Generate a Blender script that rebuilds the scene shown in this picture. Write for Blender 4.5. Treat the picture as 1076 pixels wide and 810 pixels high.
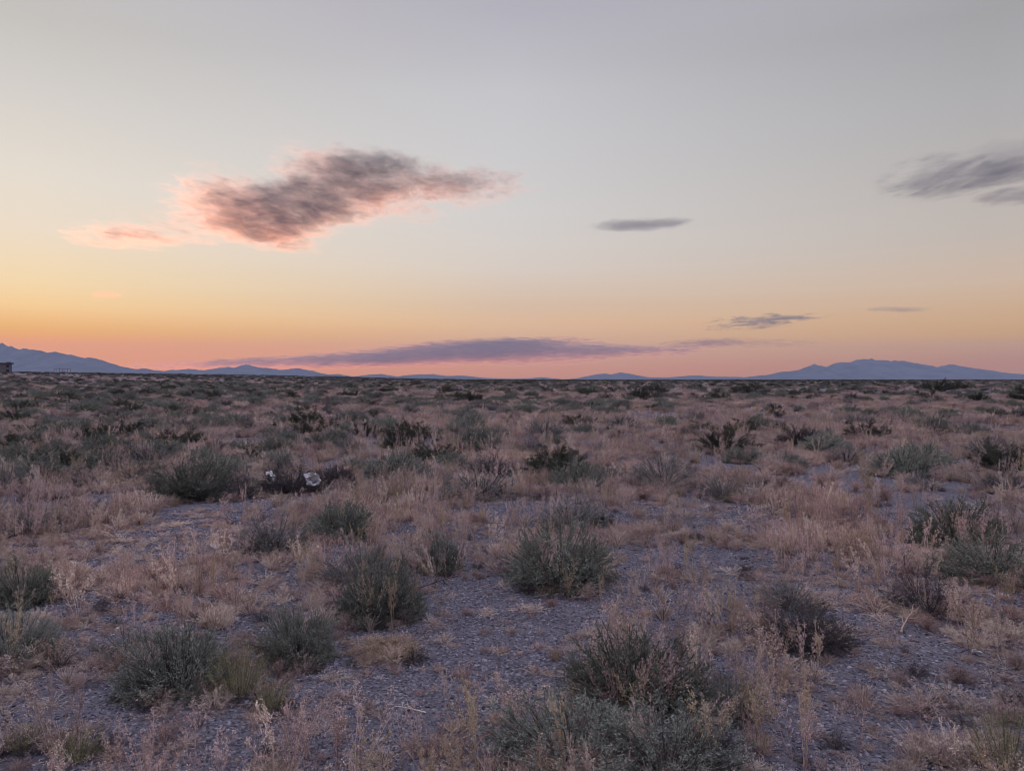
import bpy, bmesh, math, random
import numpy as np
from mathutils import Vector, Matrix

for o in list(bpy.data.objects):
    bpy.data.objects.remove(o)
sc = bpy.context.scene
R = math.radians

# ------------------------------------------------------------------ camera
CAM_H = 1.6
FPX = 798.0                    # focal length in pixels of the 1076 px wide photograph
HOR = 398.5                    # row of the true horizon
cam_d = bpy.data.cameras.new('camera')
cam_d.sensor_width = 36.0
cam_d.lens = 36.0 * FPX / 1076.0
cam_d.clip_start = 0.05
cam_d.clip_end = 400000.0
cam = bpy.data.objects.new('camera', cam_d)
sc.collection.objects.link(cam)
PITCH = math.atan((405.0 - HOR) / FPX)
cam.rotation_euler = (math.pi / 2 - PITCH, 0, 0)
sc.camera = cam

# ------------------------------------------------------------------ dusk sky
SUN_AZ = -38.0                 # degrees left of the view axis
SUN_EL = -7.5                  # just below the horizon: only the clouds still catch it
world = bpy.data.worlds.new('World')
sc.world = world
world.use_nodes = True
wt = world.node_tree
wt.nodes.clear()


class NT:
    """small helper to write node trees"""
    def __init__(self, tree):
        self.t = tree

    def n(self, kind, **props):
        nd = self.t.nodes.new(kind)
        for k, v in props.items():
            setattr(nd, k, v)
        return nd

    def put(self, sock, v):
        if isinstance(v, bpy.types.NodeSocket):
            self.t.links.new(v, sock)
        else:
            sock.default_value = v

    def math(self, op, a, b=None, c=None, clamp=False):
        nd = self.n('ShaderNodeMath', operation=op, use_clamp=clamp)
        self.put(nd.inputs[0], a)
        if b is not None:
            self.put(nd.inputs[1], b)
        if c is not None:
            self.put(nd.inputs[2], c)
        return nd.outputs[0]

    def vmath(self, op, a, b=None, scale=None):
        nd = self.n('ShaderNodeVectorMath', operation=op)
        self.put(nd.inputs[0], a)
        if b is not None:
            self.put(nd.inputs[1], b)
        if scale is not None:
            self.put(nd.inputs['Scale'], scale)
        return nd.outputs['Value'] if op in ('LENGTH', 'DOT_PRODUCT') else nd.outputs[0]

    def mix(self, f, a, b):
        nd = self.n('ShaderNodeMix', data_type='RGBA')
        self.put(nd.inputs[0], f)
        self.put(nd.inputs[6], a)
        self.put(nd.inputs[7], b)
        return nd.outputs[2]

    def ramp(self, f, stops, interp='LINEAR'):
        nd = self.n('ShaderNodeValToRGB')
        cr = nd.color_ramp
        cr.interpolation = interp
        while len(cr.elements) < len(stops):
            cr.elements.new(0.5)
        for e, (p, c) in zip(cr.elements, stops):
            e.position = p
        for e, (p, c) in zip(cr.elements, stops):
            e.color = (*c, 1) if len(c) == 3 else c
        self.put(nd.inputs[0], f)
        return nd.outputs[0]

    def noise(self, vec, scale, detail=4, rough=0.55, dist=0.0, out=0):
        nd = self.n('ShaderNodeTexNoise')
        if vec is not None:
            self.put(nd.inputs['Vector'], vec)
        nd.inputs['Scale'].default_value = scale
        nd.inputs['Detail'].default_value = detail
        nd.inputs['Roughness'].default_value = rough
        nd.inputs['Distortion'].default_value = dist
        return nd.outputs[out]

    def maprange(self, v, a, b, c=0.0, d=1.0, smooth=False):
        nd = self.n('ShaderNodeMapRange', interpolation_type='SMOOTHSTEP' if smooth else 'LINEAR')
        for i, x in enumerate((v, a, b, c, d)):
            self.put(nd.inputs[i], x)
        return nd.outputs[0]


def lin(c):
    return tuple((x / 255 / 12.92 if x <= 10.3 else ((x / 255 + 0.055) / 1.055) ** 2.4) for x in c)


W = NT(wt)
tc = W.n('ShaderNodeTexCoord')
d = W.vmath('NORMALIZE', tc.outputs['Generated'])
sep = W.n('ShaderNodeSeparateXYZ')
W.put(sep.inputs[0], d)
elev = W.math('ARCSINE', sep.outputs[2])
tpar = W.math('SQRT', W.math('MAXIMUM', W.math('DIVIDE', elev, math.pi / 2), 0.0))
az = W.math('ARCTAN2', sep.outputs[0], sep.outputs[1])          # radians, 0 = view axis


def column(rows, az_deg, extra):
    """rows of (photo row, sRGB) along one column -> stops over the elevation"""
    st = []
    for y, c in rows:
        e = math.atan((HOR - y) / FPX * math.cos(R(az_deg)))
        st.append((math.sqrt(max(0, e) / (math.pi / 2)), lin(c)))
    st += [(math.sqrt(e / 90), lin(c)) for e, c in extra]
    return sorted(st, key=lambda s: s[0])


ZEN = [(35, (192, 191, 208)), (46, (222, 222, 246)), (62, (236, 238, 264)), (90, (236, 239, 268))]  # unseen overhead sky, raised beyond natural dusk to brighten the ground
SKY = {  #SKY
    -32.5: [(398, (289.3, 166.9, 0.0)), (380, (294.2, 174.9, 0.0)), (358, (297.5, 184.2, 0.0)), (347, (286.9, 202.2, 0.0)), (320, (282.0, 230.5, 142.3)), (295, (270.3, 236.6, 174.5)), (240, (252.4, 233.3, 205.0)), (180, (239.5, 229.4, 212.1)), (100, (220.5, 214.4, 205.1)), (10, (200.3, 196.3, 190.0))],
    0.0: [(398, (240.8, 149.7, 78.4)), (389, (250.1, 158.9, 82.5)), (342, (254.8, 204.9, 142.5)), (320, (237.9, 204.5, 165.7)), (280, (230.0, 216.4, 201.0)), (225, (219.4, 215.3, 210.2)), (100, (202.4, 201.4, 204.2)), (10, (182.3, 179.0, 188.0))],
    32.2: [(398, (210.7, 130.4, 0.0)), (380, (217.7, 137.5, 0.0)), (350, (239.8, 181.6, 75.1)), (295, (223.5, 194.9, 162.2)), (245, (204.1, 192.1, 177.6)), (100, (178.3, 176.3, 175.8)), (10, (165.1, 163.2, 163.6))],
}  #END
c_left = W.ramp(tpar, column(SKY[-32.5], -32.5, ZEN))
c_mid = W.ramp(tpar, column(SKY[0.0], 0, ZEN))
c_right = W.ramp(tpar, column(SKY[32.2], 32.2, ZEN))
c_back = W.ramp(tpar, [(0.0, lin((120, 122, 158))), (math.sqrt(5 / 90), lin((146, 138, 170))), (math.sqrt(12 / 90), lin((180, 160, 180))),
                       (math.sqrt(25 / 90), lin((214, 204, 232))), (math.sqrt(50 / 90), lin((232, 232, 260))), (1.0, lin((236, 239, 268)))])  # unseen sky behind the camera, its upper stops raised as ground fill
col = W.mix(W.maprange(az, R(-32), 0.0), c_left, c_mid)
col = W.mix(W.maprange(az, 0.0, R(32)), col, c_right)
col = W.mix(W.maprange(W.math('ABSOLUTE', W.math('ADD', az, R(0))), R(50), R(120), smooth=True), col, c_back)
grad = W.vmath('SCALE', col, scale=10.0)
nis = W.n('ShaderNodeTexSky', sky_type='NISHITA', sun_disc=False)
nis.sun_elevation = R(-1.0)
nis.sun_rotation = R(SUN_AZ)
nis.air_density = 1.0
nis.dust_density = 1.0
nis.ozone_density = 1.0
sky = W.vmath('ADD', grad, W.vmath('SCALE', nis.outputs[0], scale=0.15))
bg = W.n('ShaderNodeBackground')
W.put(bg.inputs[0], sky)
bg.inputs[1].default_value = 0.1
wo = W.n('ShaderNodeOutputWorld')
wt.links.new(bg.outputs[0], wo.inputs[0])
world.cycles.sampling_method = 'MANUAL'
world.cycles.sample_map_resolution = 512

# ------------------------------------------------------------------ the sun, already under the horizon
sun_d = bpy.data.lights.new('sun', 'SUN')
sun_d.energy = 5.0
sun_d.angle = R(0.5)
sun_d.color = (1.0, 0.31, 0.13)
sun = bpy.data.objects.new('sun', sun_d)
sc.collection.objects.link(sun)
to_sun = Vector((math.sin(R(SUN_AZ)) * math.cos(R(SUN_EL)), math.cos(R(SUN_AZ)) * math.cos(R(SUN_EL)), math.sin(R(SUN_EL))))
sun.rotation_euler = to_sun.to_track_quat('Z', 'Y').to_euler()

sc.view_settings.view_transform = 'Standard'
sc.view_settings.look = 'None'
sc.view_settings.exposure = 0.0
sc.view_settings.gamma = 1.0
sc.view_settings.use_curve_mapping = False
sc.render.engine = 'CYCLES'
sc.cycles.max_bounces = 5
sc.cycles.diffuse_bounces = 3
sc.cycles.glossy_bounces = 1
sc.cycles.transmission_bounces = 2
sc.cycles.volume_bounces = 2
sc.cycles.transparent_max_bounces = 8
sc.cycles.volume_max_steps = 512
sc.cycles.volume_step_rate = 1.0
sc.cycles.filter_width = 0.85
sc.cycles.use_denoising = True

# ------------------------------------------------------------------ helpers
COL = sc.collection


def tag(o, label=None, cat=None, group=None, kind=None):
    if label:
        o['label'] = label
    if cat:
        o['category'] = cat
    if group:
        o['group'] = group
    if kind:
        o['kind'] = kind
    return o


def link(name, me, parent=None, loc=None, col=None):
    o = bpy.data.objects.new(name, me)
    (col or COL).objects.link(o)
    if parent:
        o.parent = parent
    if loc is not None:
        o.location = loc
    return o


def mesh_np(name, V, F, mats, tint=None, smooth=False):
    """V (n,3); F list of index arrays (m,k) with k = 3 or 4; tint per vertex"""
    me = bpy.data.meshes.new(name)
    V = np.asarray(V, dtype=np.float32)
    me.vertices.add(len(V))
    me.vertices.foreach_set('co', V.ravel())
    F = [np.asarray(f, dtype=np.int32) for f in F if len(f)]
    loops = np.concatenate([f.ravel() for f in F])
    sizes = np.concatenate([np.full(len(f), f.shape[1], dtype=np.int32) for f in F])
    starts = np.concatenate(([0], np.cumsum(sizes)[:-1])).astype(np.int32)
    me.loops.add(len(loops))
    me.loops.foreach_set('vertex_index', loops)
    me.polygons.add(len(sizes))
    me.polygons.foreach_set('loop_start', starts)
    me.polygons.foreach_set('loop_total', sizes)
    if smooth:
        me.polygons.foreach_set('use_smooth', np.ones(len(sizes), dtype=bool))
    if tint is not None:
        a = me.attributes.new('tint', 'FLOAT', 'POINT')
        a.data.foreach_set('value', np.asarray(tint, dtype=np.float32))
    me.update(calc_edges=True)
    for m in (mats if isinstance(mats, (list, tuple)) else [mats]):
        me.materials.append(m)
    return me


def new_mat(name):
    m = bpy.data.materials.new(name)
    m.use_nodes = True
    m.node_tree.nodes.clear()
    return m, NT(m.node_tree)


def hash2(ix, iy, seed):
    h = (ix.astype(np.int64) * 374761393 + iy.astype(np.int64) * 668265263 + seed * 1442695041) & 0x7fffffff
    h = ((h ^ (h >> 13)) * 1274126177) & 0x7fffffff
    return ((h ^ (h >> 16)) & 0xffff) / 65535.0


def vnoise(x, y, seed=0):
    x = np.asarray(x, dtype=float)
    y = np.asarray(y, dtype=float)
    ix, iy = np.floor(x), np.floor(y)
    fx, fy = x - ix, y - iy
    fx, fy = fx * fx * (3 - 2 * fx), fy * fy * (3 - 2 * fy)
    a, b = hash2(ix, iy, seed), hash2(ix + 1, iy, seed)
    c, e = hash2(ix, iy + 1, seed), hash2(ix + 1, iy + 1, seed)
    return (a * (1 - fx) + b * fx) * (1 - fy) + (c * (1 - fx) + e * fx) * fy - 0.5


def sstep(a, b, x):
    t = np.clip((np.asarray(x, dtype=float) - a) / (b - a), 0, 1)
    return t * t * (3 - 2 * t)


def height(x, y):
    """the lie of the land: small humps near by, a low rise to the left far off"""
    x = np.asarray(x, dtype=float)
    y = np.asarray(y, dtype=float)
    r = np.hypot(x, y)
    h = 0.05 * vnoise(x * 0.9, y * 0.9, 1) + 0.09 * vnoise(x * 0.28 + 5, y * 0.28, 2) + 0.02 * vnoise(x * 3.1, y * 3.1, 3)
    h = h + 0.25 * sstep(6, 40, r) * vnoise(x * 0.07, y * 0.07 + 3, 4)
    h = h + 0.9 * sstep(40, 250, r) * (1 - sstep(2500, 6000, r)) * vnoise(x * 0.011 + 2, y * 0.011, 5)
    h = h + 5.2 * sstep(0, 300, -x) * sstep(70, 330, r) * (1 - sstep(700, 2500, r)) * sstep(-200, 100, y)
    h = h + 0.3 * sstep(60, 300, r) * (1 - sstep(1500, 5000, r))
    return h


h0 = float(height(0.0, 0.0))
cam.location = (0, 0, CAM_H + h0)
CZ = CAM_H + h0


def ray(px, py):
    return ((px - 538.0) / FPX, 1.0, (HOR - py) / FPX)


def ground_at(px, py):
    """where the line of sight through a photo pixel meets the ground"""
    dx, dy, dz = ray(px, py)
    t = CAM_H / max(1e-4, -dz)
    ts = np.concatenate([np.linspace(1.5, 60, 1200), np.linspace(60, 900, 4000)[1:]])
    below = (CZ + dz * ts) <= height(dx * ts, ts)
    if below.any():
        t = ts[int(np.argmax(below))]
    return float(dx * t), float(t), float(height(dx * t, t))


# ------------------------------------------------------------------ ground
def gravel_material():
    m, N = new_mat('desert_ground')
    geo = N.n('ShaderNodeNewGeometry')
    P = geo.outputs['Position']
    vor = N.n('ShaderNodeTexVoronoi', feature='F1')
    N.put(vor.inputs['Vector'], P)
    vor.inputs['Scale'].default_value = 38.0
    vor2 = N.n('ShaderNodeTexVoronoi', feature='F1')
    N.put(vor2.inputs['Vector'], P)
    vor2.inputs['Scale'].default_value = 90.0
    big = N.noise(P, 0.55, 5, 0.6)
    mid = N.noise(P, 3.5, 5, 0.65)
    fine = N.noise(P, 60, 3, 0.7)
    sepc = N.n('ShaderNodeSeparateColor')
    N.put(sepc.inputs[0], vor.outputs['Color'])
    stone = N.ramp(sepc.outputs[0], [(0.0, (0.06, 0.06, 0.08)), (0.45, (0.145, 0.142, 0.178)), (0.8, (0.245, 0.238, 0.285)), (1.0, (0.47, 0.45, 0.50))])
    soil = N.ramp(mid, [(0.3, (0.135, 0.122, 0.148)), (0.55, (0.19, 0.175, 0.205)), (0.75, (0.265, 0.245, 0.275))])
    c = N.mix(N.maprange(vor.outputs['Distance'], 0.25, 0.6), stone, soil)
    pale = N.maprange(big, 0.52, 0.68, smooth=True)
    c = N.mix(N.math('MULTIPLY', pale, 0.55), c, (0.36, 0.33, 0.345, 1))
    litter = N.maprange(N.noise(P, 9, 4, 0.7), 0.52, 0.66)
    c = N.mix(N.math('MULTIPLY', litter, 0.45), c, (0.25, 0.18, 0.16, 1))
    c = N.mix(N.maprange(fine, 0.3, 0.7, 0.0, 0.35), c, (0.10, 0.085, 0.095, 1))
    c = N.vmath('SCALE', c, scale=1.16)
    b = N.n('ShaderNodeBsdfPrincipled')
    N.put(b.inputs['Base Color'], c)
    b.inputs['Roughness'].default_value = 0.95
    b.inputs['Specular IOR Level'].default_value = 0.15
    hgt = N.math('ADD', N.math('MULTIPLY', vor.outputs['Distance'], -0.9), N.math('ADD', N.math('MULTIPLY', vor2.outputs['Distance'], -0.4), N.math('MULTIPLY', mid, 1.2)))
    bump = N.n('ShaderNodeBump')
    bump.inputs['Strength'].default_value = 1.0
    bump.inputs['Distance'].default_value = 0.035
    N.put(bump.inputs['Height'], hgt)
    N.put(b.inputs['Normal'], bump.outputs[0])
    o = N.n('ShaderNodeOutputMaterial')
    m.node_tree.links.new(b.outputs[0], o.inputs[0])
    return m


M_GROUND = gravel_material()
GROUND_R = 14000.0


def build_ground():
    nr, na = 330, 720
    rr = np.concatenate([np.linspace(0.4, 14, 130), np.geomspace(14.1, GROUND_R, nr - 130)])
    aa = np.linspace(0, 2 * math.pi, na, endpoint=False)
    X = np.outer(rr, np.sin(aa))
    Y = np.outer(rr, np.cos(aa))
    Z = height(X, Y)
    V = np.stack([X, Y, Z], -1).reshape(-1, 3)
    i = np.arange(nr - 1)[:, None] * na
    j = np.arange(na)[None, :]
    j2 = (j + 1) % na
    F = np.stack([i + j, i + j2, i + na + j2, i + na + j], -1).reshape(-1, 4)[:, ::-1]
    V = np.vstack([V, [[0, 0, h0]]])
    c = len(V) - 1
    T = np.stack([np.full(na, c), np.arange(na), (np.arange(na) + 1) % na], -1)[:, ::-1]
    me = mesh_np('ground', V, [F, T], M_GROUND, smooth=True)
    tag(link('ground', me), kind='structure')


build_ground()

# ------------------------------------------------------------------ far mountain ranges
m_rock, N = new_mat('mountain_rock')
geo = N.n('ShaderNodeNewGeometry')
rc = N.ramp(N.noise(geo.outputs['Position'], 0.004, 6, 0.6), [(0.3, (0.07, 0.078, 0.09)), (0.7, (0.15, 0.16, 0.175))])
b = N.n('ShaderNodeBsdfPrincipled')
N.put(b.inputs['Base Color'], rc)
b.inputs['Roughness'].default_value = 1.0
b.inputs['Specular IOR Level'].default_value = 0.0
o = N.n('ShaderNodeOutputMaterial')
m_rock.node_tree.links.new(b.outputs[0], o.inputs[0])


def mountains(profile, dist, depth, seed):
    px = np.array([p[0] for p in profile], float)
    py = np.array([p[1] for p in profile], float)
    n = 420
    xs = np.linspace(px[0], px[-1], n)
    hh = np.maximum(0, (HOR - np.interp(xs, px, py)) / FPX * dist + CZ)
    hh = hh * (1 + 0.09 * vnoise(xs * 0.3, xs * 0 + seed, seed) + 0.07 * vnoise(xs * 0.8, xs * 0 + seed, seed + 1)) 
    X = (xs - 538) / FPX * dist
    us = np.linspace(-1, 1, 41)
    XX, UU = np.meshgrid(X, us)
    HH = np.tile(hh, (41, 1))
    YY = dist + UU * depth + depth * 0.25 * vnoise(XX * 0.002, UU * 0 + 1, seed + 5)
    prof = np.clip(1 - np.abs(UU), 0, 1)
    spur = 1 + (0.55 * vnoise(XX * 0.004, UU * 2.5, seed + 7) + 0.3 * vnoise(XX * 0.011, UU * 5, seed + 8)) * np.sin(np.pi * prof)
    ZZ = HH * prof ** 1.15 * spur
    ZZ = np.minimum(ZZ, HH) - 4 * (1 - prof) ** 4
    V = np.stack([XX, YY, ZZ], -1).reshape(-1, 3)
    i = np.arange(40)[:, None] * n
    j = np.arange(n - 1)[None, :]
    F = np.stack([i + j, i + j + 1, i + n + j + 1, i + n + j], -1).reshape(-1, 4)
    me = mesh_np('hills', V, [F], m_rock, smooth=True)
    return tag(link('hills', me), kind='structure')


mountains([(-420, 398), (-330, 380), (-240, 362), (-150, 350), (-80, 351), (-40, 356), (0, 360), (8, 361.7), (23, 366.4), (32, 366), (40, 369), (48, 371.7), (57, 371), (65, 370.4),
           (75, 373), (85, 374.2), (99, 376.8), (107, 377.6), (115, 379.8), (124, 383), (132, 385), (145, 388.3), (159, 387.3), (174, 390), (190, 393.5), (215, 398)], 9600, 1500, 11)
mountains([(150, 398), (165, 392), (176, 389), (190, 388.4), (201, 387.7), (213, 389), (226, 387), (240, 385), (247, 387), (256, 383), (263, 384), (270, 385), (282, 387), (298, 388.6),
           (315, 387), (330, 390), (345, 393.6), (355, 393), (365, 394.7), (380, 398)], 11200, 1500, 12)
mountains([(350, 398.3), (370, 396.5), (384, 394), (400, 393), (418, 395.7), (425, 394.5), (440, 393.6), (456, 393), (471, 395.2), (488, 394.7), (508, 397), (540, 398), (556, 397.4), (570, 396.3), (585, 397.8), (590, 398.4)], 12200, 1400, 13)
mountains([(598, 398.4), (608, 397.2), (623, 394), (635, 392.2), (641, 393.4), (652, 391.2), (665, 393.5), (680, 396.5), (700, 396.7), (723, 395), (733, 394.5), (753, 396), (775, 396), (800, 397.5), (810, 398.3)], 12400, 1300, 14)
mountains([(770, 398.3), (791, 395.2), (806, 393.6), (821, 391), (838, 389), (848, 385), (854, 382.7), (860, 384.4), (866, 385.7), (876, 382.5), (884, 380.7), (892, 381), (899, 378), (905, 376.9), (924, 377.6), (946, 379.4),
           (966, 382), (982, 386.4), (992, 384), (999, 382.9), (1014, 386.2), (1032, 389.2), (1057, 393.5), (1076, 394.7), (1110, 396.5), (1150, 398)], 11000, 1500, 15)

# ------------------------------------------------------------------ clouds: closed bodies of vapour, lit by the low sun and the sky


def cloud(label, dist, blobs, depth, dens, thr, amp, nscale, tilt, albedo, group='evening clouds', aniso=0.45, seed=0.0, stretch=(0.55, 3.0), extra_warp=0.35, thin=None, step=0.12):
    """blobs: (px, py, rx, ry, tilt in degrees, weight) as seen from the road, built at a real distance and size"""
    S = 1000.0
    km = dist / S
    bl = []
    for (bx, by, rx, ry, an, w) in blobs:
        bl.append(((bx - 538) / FPX * km, (HOR - by) / FPX * km, rx / FPX * km, ry / FPX * km, R(an), w))
    cx = sum(b[0] for b in bl) / len(bl)
    cz = sum(b[1] for b in bl) / len(bl)
    bm = bmesh.new()
    for (x, z, rx, rz, an, w) in bl:
        mt = Matrix.Translation((x - cx, 0, z - cz)) @ Matrix.Rotation(-an, 4, 'Y') @ Matrix.Diagonal((rx, depth * (rx * rz) ** 0.5, rz, 1))
        bmesh.ops.create_icosphere(bm, subdivisions=3, radius=1.0, matrix=mt)
    me0 = bpy.data.meshes.new('cloud')
    bm.to_mesh(me0)
    bm.free()
    if len(bl) > 1:
        tmp = bpy.data.objects.new('cloud_tmp', me0)
        COL.objects.link(tmp)
        md = tmp.modifiers.new('r', 'REMESH')
        md.mode = 'VOXEL'
        md.voxel_size = min(b[3] for b in bl) * 0.4
        dg = bpy.context.evaluated_depsgraph_get()
        me = bpy.data.meshes.new_from_object(tmp.evaluated_get(dg))
        bpy.data.objects.remove(tmp)
    else:
        me = me0
    me.name = 'cloud'
    me.materials.clear()
    m, N = new_mat('cloud_vapour')
    t = N.n('ShaderNodeTexCoord')
    P0 = t.outputs['Object']
    # ragged: warp the position first
    wn = N.n('ShaderNodeTexNoise')
    N.put(wn.inputs['Vector'], N.vmath('ADD', P0, (seed, seed * 0.7, 0)))
    wn.inputs['Scale'].default_value = nscale * 0.8
    wn.inputs['Detail'].default_value = 3
    P = N.vmath('ADD', P0, N.vmath('SCALE', N.vmath('SUBTRACT', wn.outputs['Color'], (0.5, 0.5, 0.5)), scale=extra_warp / nscale))
    total = None
    for (x, z, rx, rz, an, w) in bl:
        mp = N.n('ShaderNodeMapping', vector_type='TEXTURE')
        N.put(mp.inputs['Vector'], P)
        mp.inputs['Location'].default_value = (x - cx, 0, z - cz)
        mp.inputs['Rotation'].default_value = (0, -an, 0)
        mp.inputs['Scale'].default_value = (rx, depth * (rx * rz) ** 0.5, rz)
        f = N.math('MULTIPLY', N.math('MAXIMUM', N.math('SUBTRACT', 1.0, N.vmath('DOT_PRODUCT', mp.outputs[0], mp.outputs[0])), 0.0), w)
        total = f if total is None else N.math('ADD', total, f)
    mp = N.n('ShaderNodeMapping')
    N.put(mp.inputs['Vector'], N.vmath('ADD', P, (seed, 0, seed * 1.3)))
    mp.inputs['Rotation'].default_value = (0, R(tilt), 0)
    mp.inputs['Scale'].default_value = (stretch[0], 0.25, stretch[1])
    n1 = N.noise(mp.outputs[0], nscale, 6, 0.62, 0.4)
    mp2 = N.n('ShaderNodeMapping')
    N.put(mp2.inputs['Vector'], N.vmath('ADD', P, (seed * 2.1, 0, seed)))
    mp2.inputs['Rotation'].default_value = (0, R(tilt * 0.5), 0)
    mp2.inputs['Scale'].default_value = (stretch[0], 0.25, stretch[1] * 0.8)
    n2 = N.noise(mp2.outputs[0], nscale * 3.6, 5, 0.66, 0.3)
    soft = N.math('MINIMUM', total, 1.5)
    nn = N.math('ADD', N.math('MULTIPLY', N.math('SUBTRACT', n1, 0.5), amp), N.math('MULTIPLY', N.math('SUBTRACT', n2, 0.5), amp * 0.36))
    v = N.math('SUBTRACT', N.math('ADD', soft, nn), thr)
    v = N.math('MULTIPLY', N.math('MAXIMUM', v, 0.0), N.maprange(soft, 0.0, 0.2))
    pv = N.n('ShaderNodeVolumePrincipled')
    pv.inputs['Color'].default_value = (*albedo, 1)
    if thin:        # bright edges and shaded dark heart painted into the albedo by density
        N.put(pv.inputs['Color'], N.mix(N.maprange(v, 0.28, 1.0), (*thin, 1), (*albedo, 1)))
    pv.inputs['Anisotropy'].default_value = aniso
    N.put(pv.inputs['Density'], N.math('MULTIPLY', v, dens / S))
    o = N.n('ShaderNodeOutputMaterial')
    m.node_tree.links.new(pv.outputs[0], o.inputs['Volume'])
    m.cycles.volume_step_rate = step
    me.materials.append(m)
    ob = link('cloud', me, loc=(cx * S, dist, cz * S + CZ))
    ob.scale = (S, S, S)
    return tag(ob, label, 'cloud', group)


GREY = (0.46, 0.46, 0.48)
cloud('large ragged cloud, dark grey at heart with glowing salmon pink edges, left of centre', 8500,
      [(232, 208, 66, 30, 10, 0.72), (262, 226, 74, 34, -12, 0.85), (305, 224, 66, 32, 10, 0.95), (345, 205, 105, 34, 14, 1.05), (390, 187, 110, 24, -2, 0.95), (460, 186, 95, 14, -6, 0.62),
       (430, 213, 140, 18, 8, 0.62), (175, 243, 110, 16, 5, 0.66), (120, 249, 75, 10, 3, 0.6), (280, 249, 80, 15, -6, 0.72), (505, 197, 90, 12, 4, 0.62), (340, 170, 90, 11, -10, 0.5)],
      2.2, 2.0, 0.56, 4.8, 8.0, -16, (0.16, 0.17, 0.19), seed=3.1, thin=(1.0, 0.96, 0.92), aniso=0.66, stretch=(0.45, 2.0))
cloud('small flat grey streak of cloud alone in the middle sky right of centre', 5000,
      [(655, 237, 52, 5.5, 1, 0.85), (685, 236, 50, 6, 3, 0.8), (712, 233, 36, 4, 5, 0.6)], 2.0, 7.0, 0.34, 2.6, 9.0, 2, GREY, seed=2.2)
cloud('smoky grey cloud with a torn left end high on the right', 4000,
      [(990, 186, 75, 27, 4, 0.59), (1035, 184, 90, 22, 6, 0.59), (1085, 178, 80, 22, 6, 0.53), (975, 200, 60, 11, 6, 0.33)], 1.5, 4.0, 0.44, 5.4, 13.0, 6, (0.36, 0.36, 0.38), seed=5.7)
cloud('faint thin grey wisp just above the smoky cloud at the right edge', 4000,
      [(1060, 160, 50, 13, -8, 0.8)], 1.5, 3.5, 0.36, 2.6, 4.0, -8, GREY, seed=1.7)
cloud('short dark grey cloud scrap below the smoky cloud at the right edge', 3900,
      [(1075, 207, 58, 11, 3, 0.9)], 1.6, 8.0, 0.38, 3.2, 7.0, 4, GREY, seed=2.9)
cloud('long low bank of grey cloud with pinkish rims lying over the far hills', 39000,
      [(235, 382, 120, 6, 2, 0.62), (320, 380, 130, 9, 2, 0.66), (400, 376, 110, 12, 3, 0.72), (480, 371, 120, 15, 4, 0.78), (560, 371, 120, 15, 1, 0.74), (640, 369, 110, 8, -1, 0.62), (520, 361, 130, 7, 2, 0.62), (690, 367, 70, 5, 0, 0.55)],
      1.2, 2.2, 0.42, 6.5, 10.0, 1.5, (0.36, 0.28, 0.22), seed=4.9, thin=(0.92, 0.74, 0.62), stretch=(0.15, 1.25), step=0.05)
cloud('slim dark grey cloud with a pink tail at the right end of the low bank', 16000,
      [(735, 361, 55, 6.5, 3, 0.68), (790, 360.5, 90, 6, 0, 0.41)], 1.6, 3.0, 0.36, 3.8, 13.0, 2, (0.36, 0.28, 0.24), seed=7.3, stretch=(0.35, 2.4))
cloud('small tattered grey cloud above the left shoulder of the right mountain', 8600,
      [(790, 339, 62, 10, 3, 0.61), (830, 334, 50, 5.5, 4, 0.50)], 1.6, 5.5, 0.44, 5.0, 13, 4, (0.36, 0.35, 0.36), seed=6.1, stretch=(0.45, 2.6))
cloud('barely visible grey thread of cloud over the right mountain', 7200,
      [(940, 326, 55, 4, 0, 0.8)], 1.6, 4.0, 0.34, 2.4, 3.0, 0, GREY, seed=8.4)
cloud('tiny orange pink fleck of cloud low above the left range', 13000,
      [(117, 309.5, 26, 5, 0, 0.8)], 1.6, 4.0, 0.34, 2.2, 3.0, 0, (0.9, 0.85, 0.8), seed=12.4)

# ------------------------------------------------------------------ evening haze over the plain (box stays under the clouds)
m_haze, N = new_mat('haze_air')
pv = N.n('ShaderNodeVolumePrincipled')
pv.inputs['Color'].default_value = (0.54, 0.65, 0.88, 1)
pv.inputs['Density'].default_value = 5.6e-5
pv.inputs['Anisotropy'].default_value = 0.0
o = N.n('ShaderNodeOutputMaterial')
m_haze.node_tree.links.new(pv.outputs[0], o.inputs['Volume'])
bm = bmesh.new()
HT = 640.0
bmesh.ops.create_cube(bm, size=1.0, matrix=Matrix.Translation((0, 0, (HT - 6) / 2)) @ Matrix.Diagonal((2.02 * GROUND_R, 2.02 * GROUND_R, HT + 6, 1)))
me = bpy.data.meshes.new('haze')
bm.to_mesh(me)
bm.free()
me.materials.append(m_haze)
tag(link('haze', me), kind='stuff')

# ------------------------------------------------------------------ plant building kit (numpy, metres)


def unit(v):
    return v / np.maximum(np.linalg.norm(v, axis=-1, keepdims=True), 1e-9)


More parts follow.
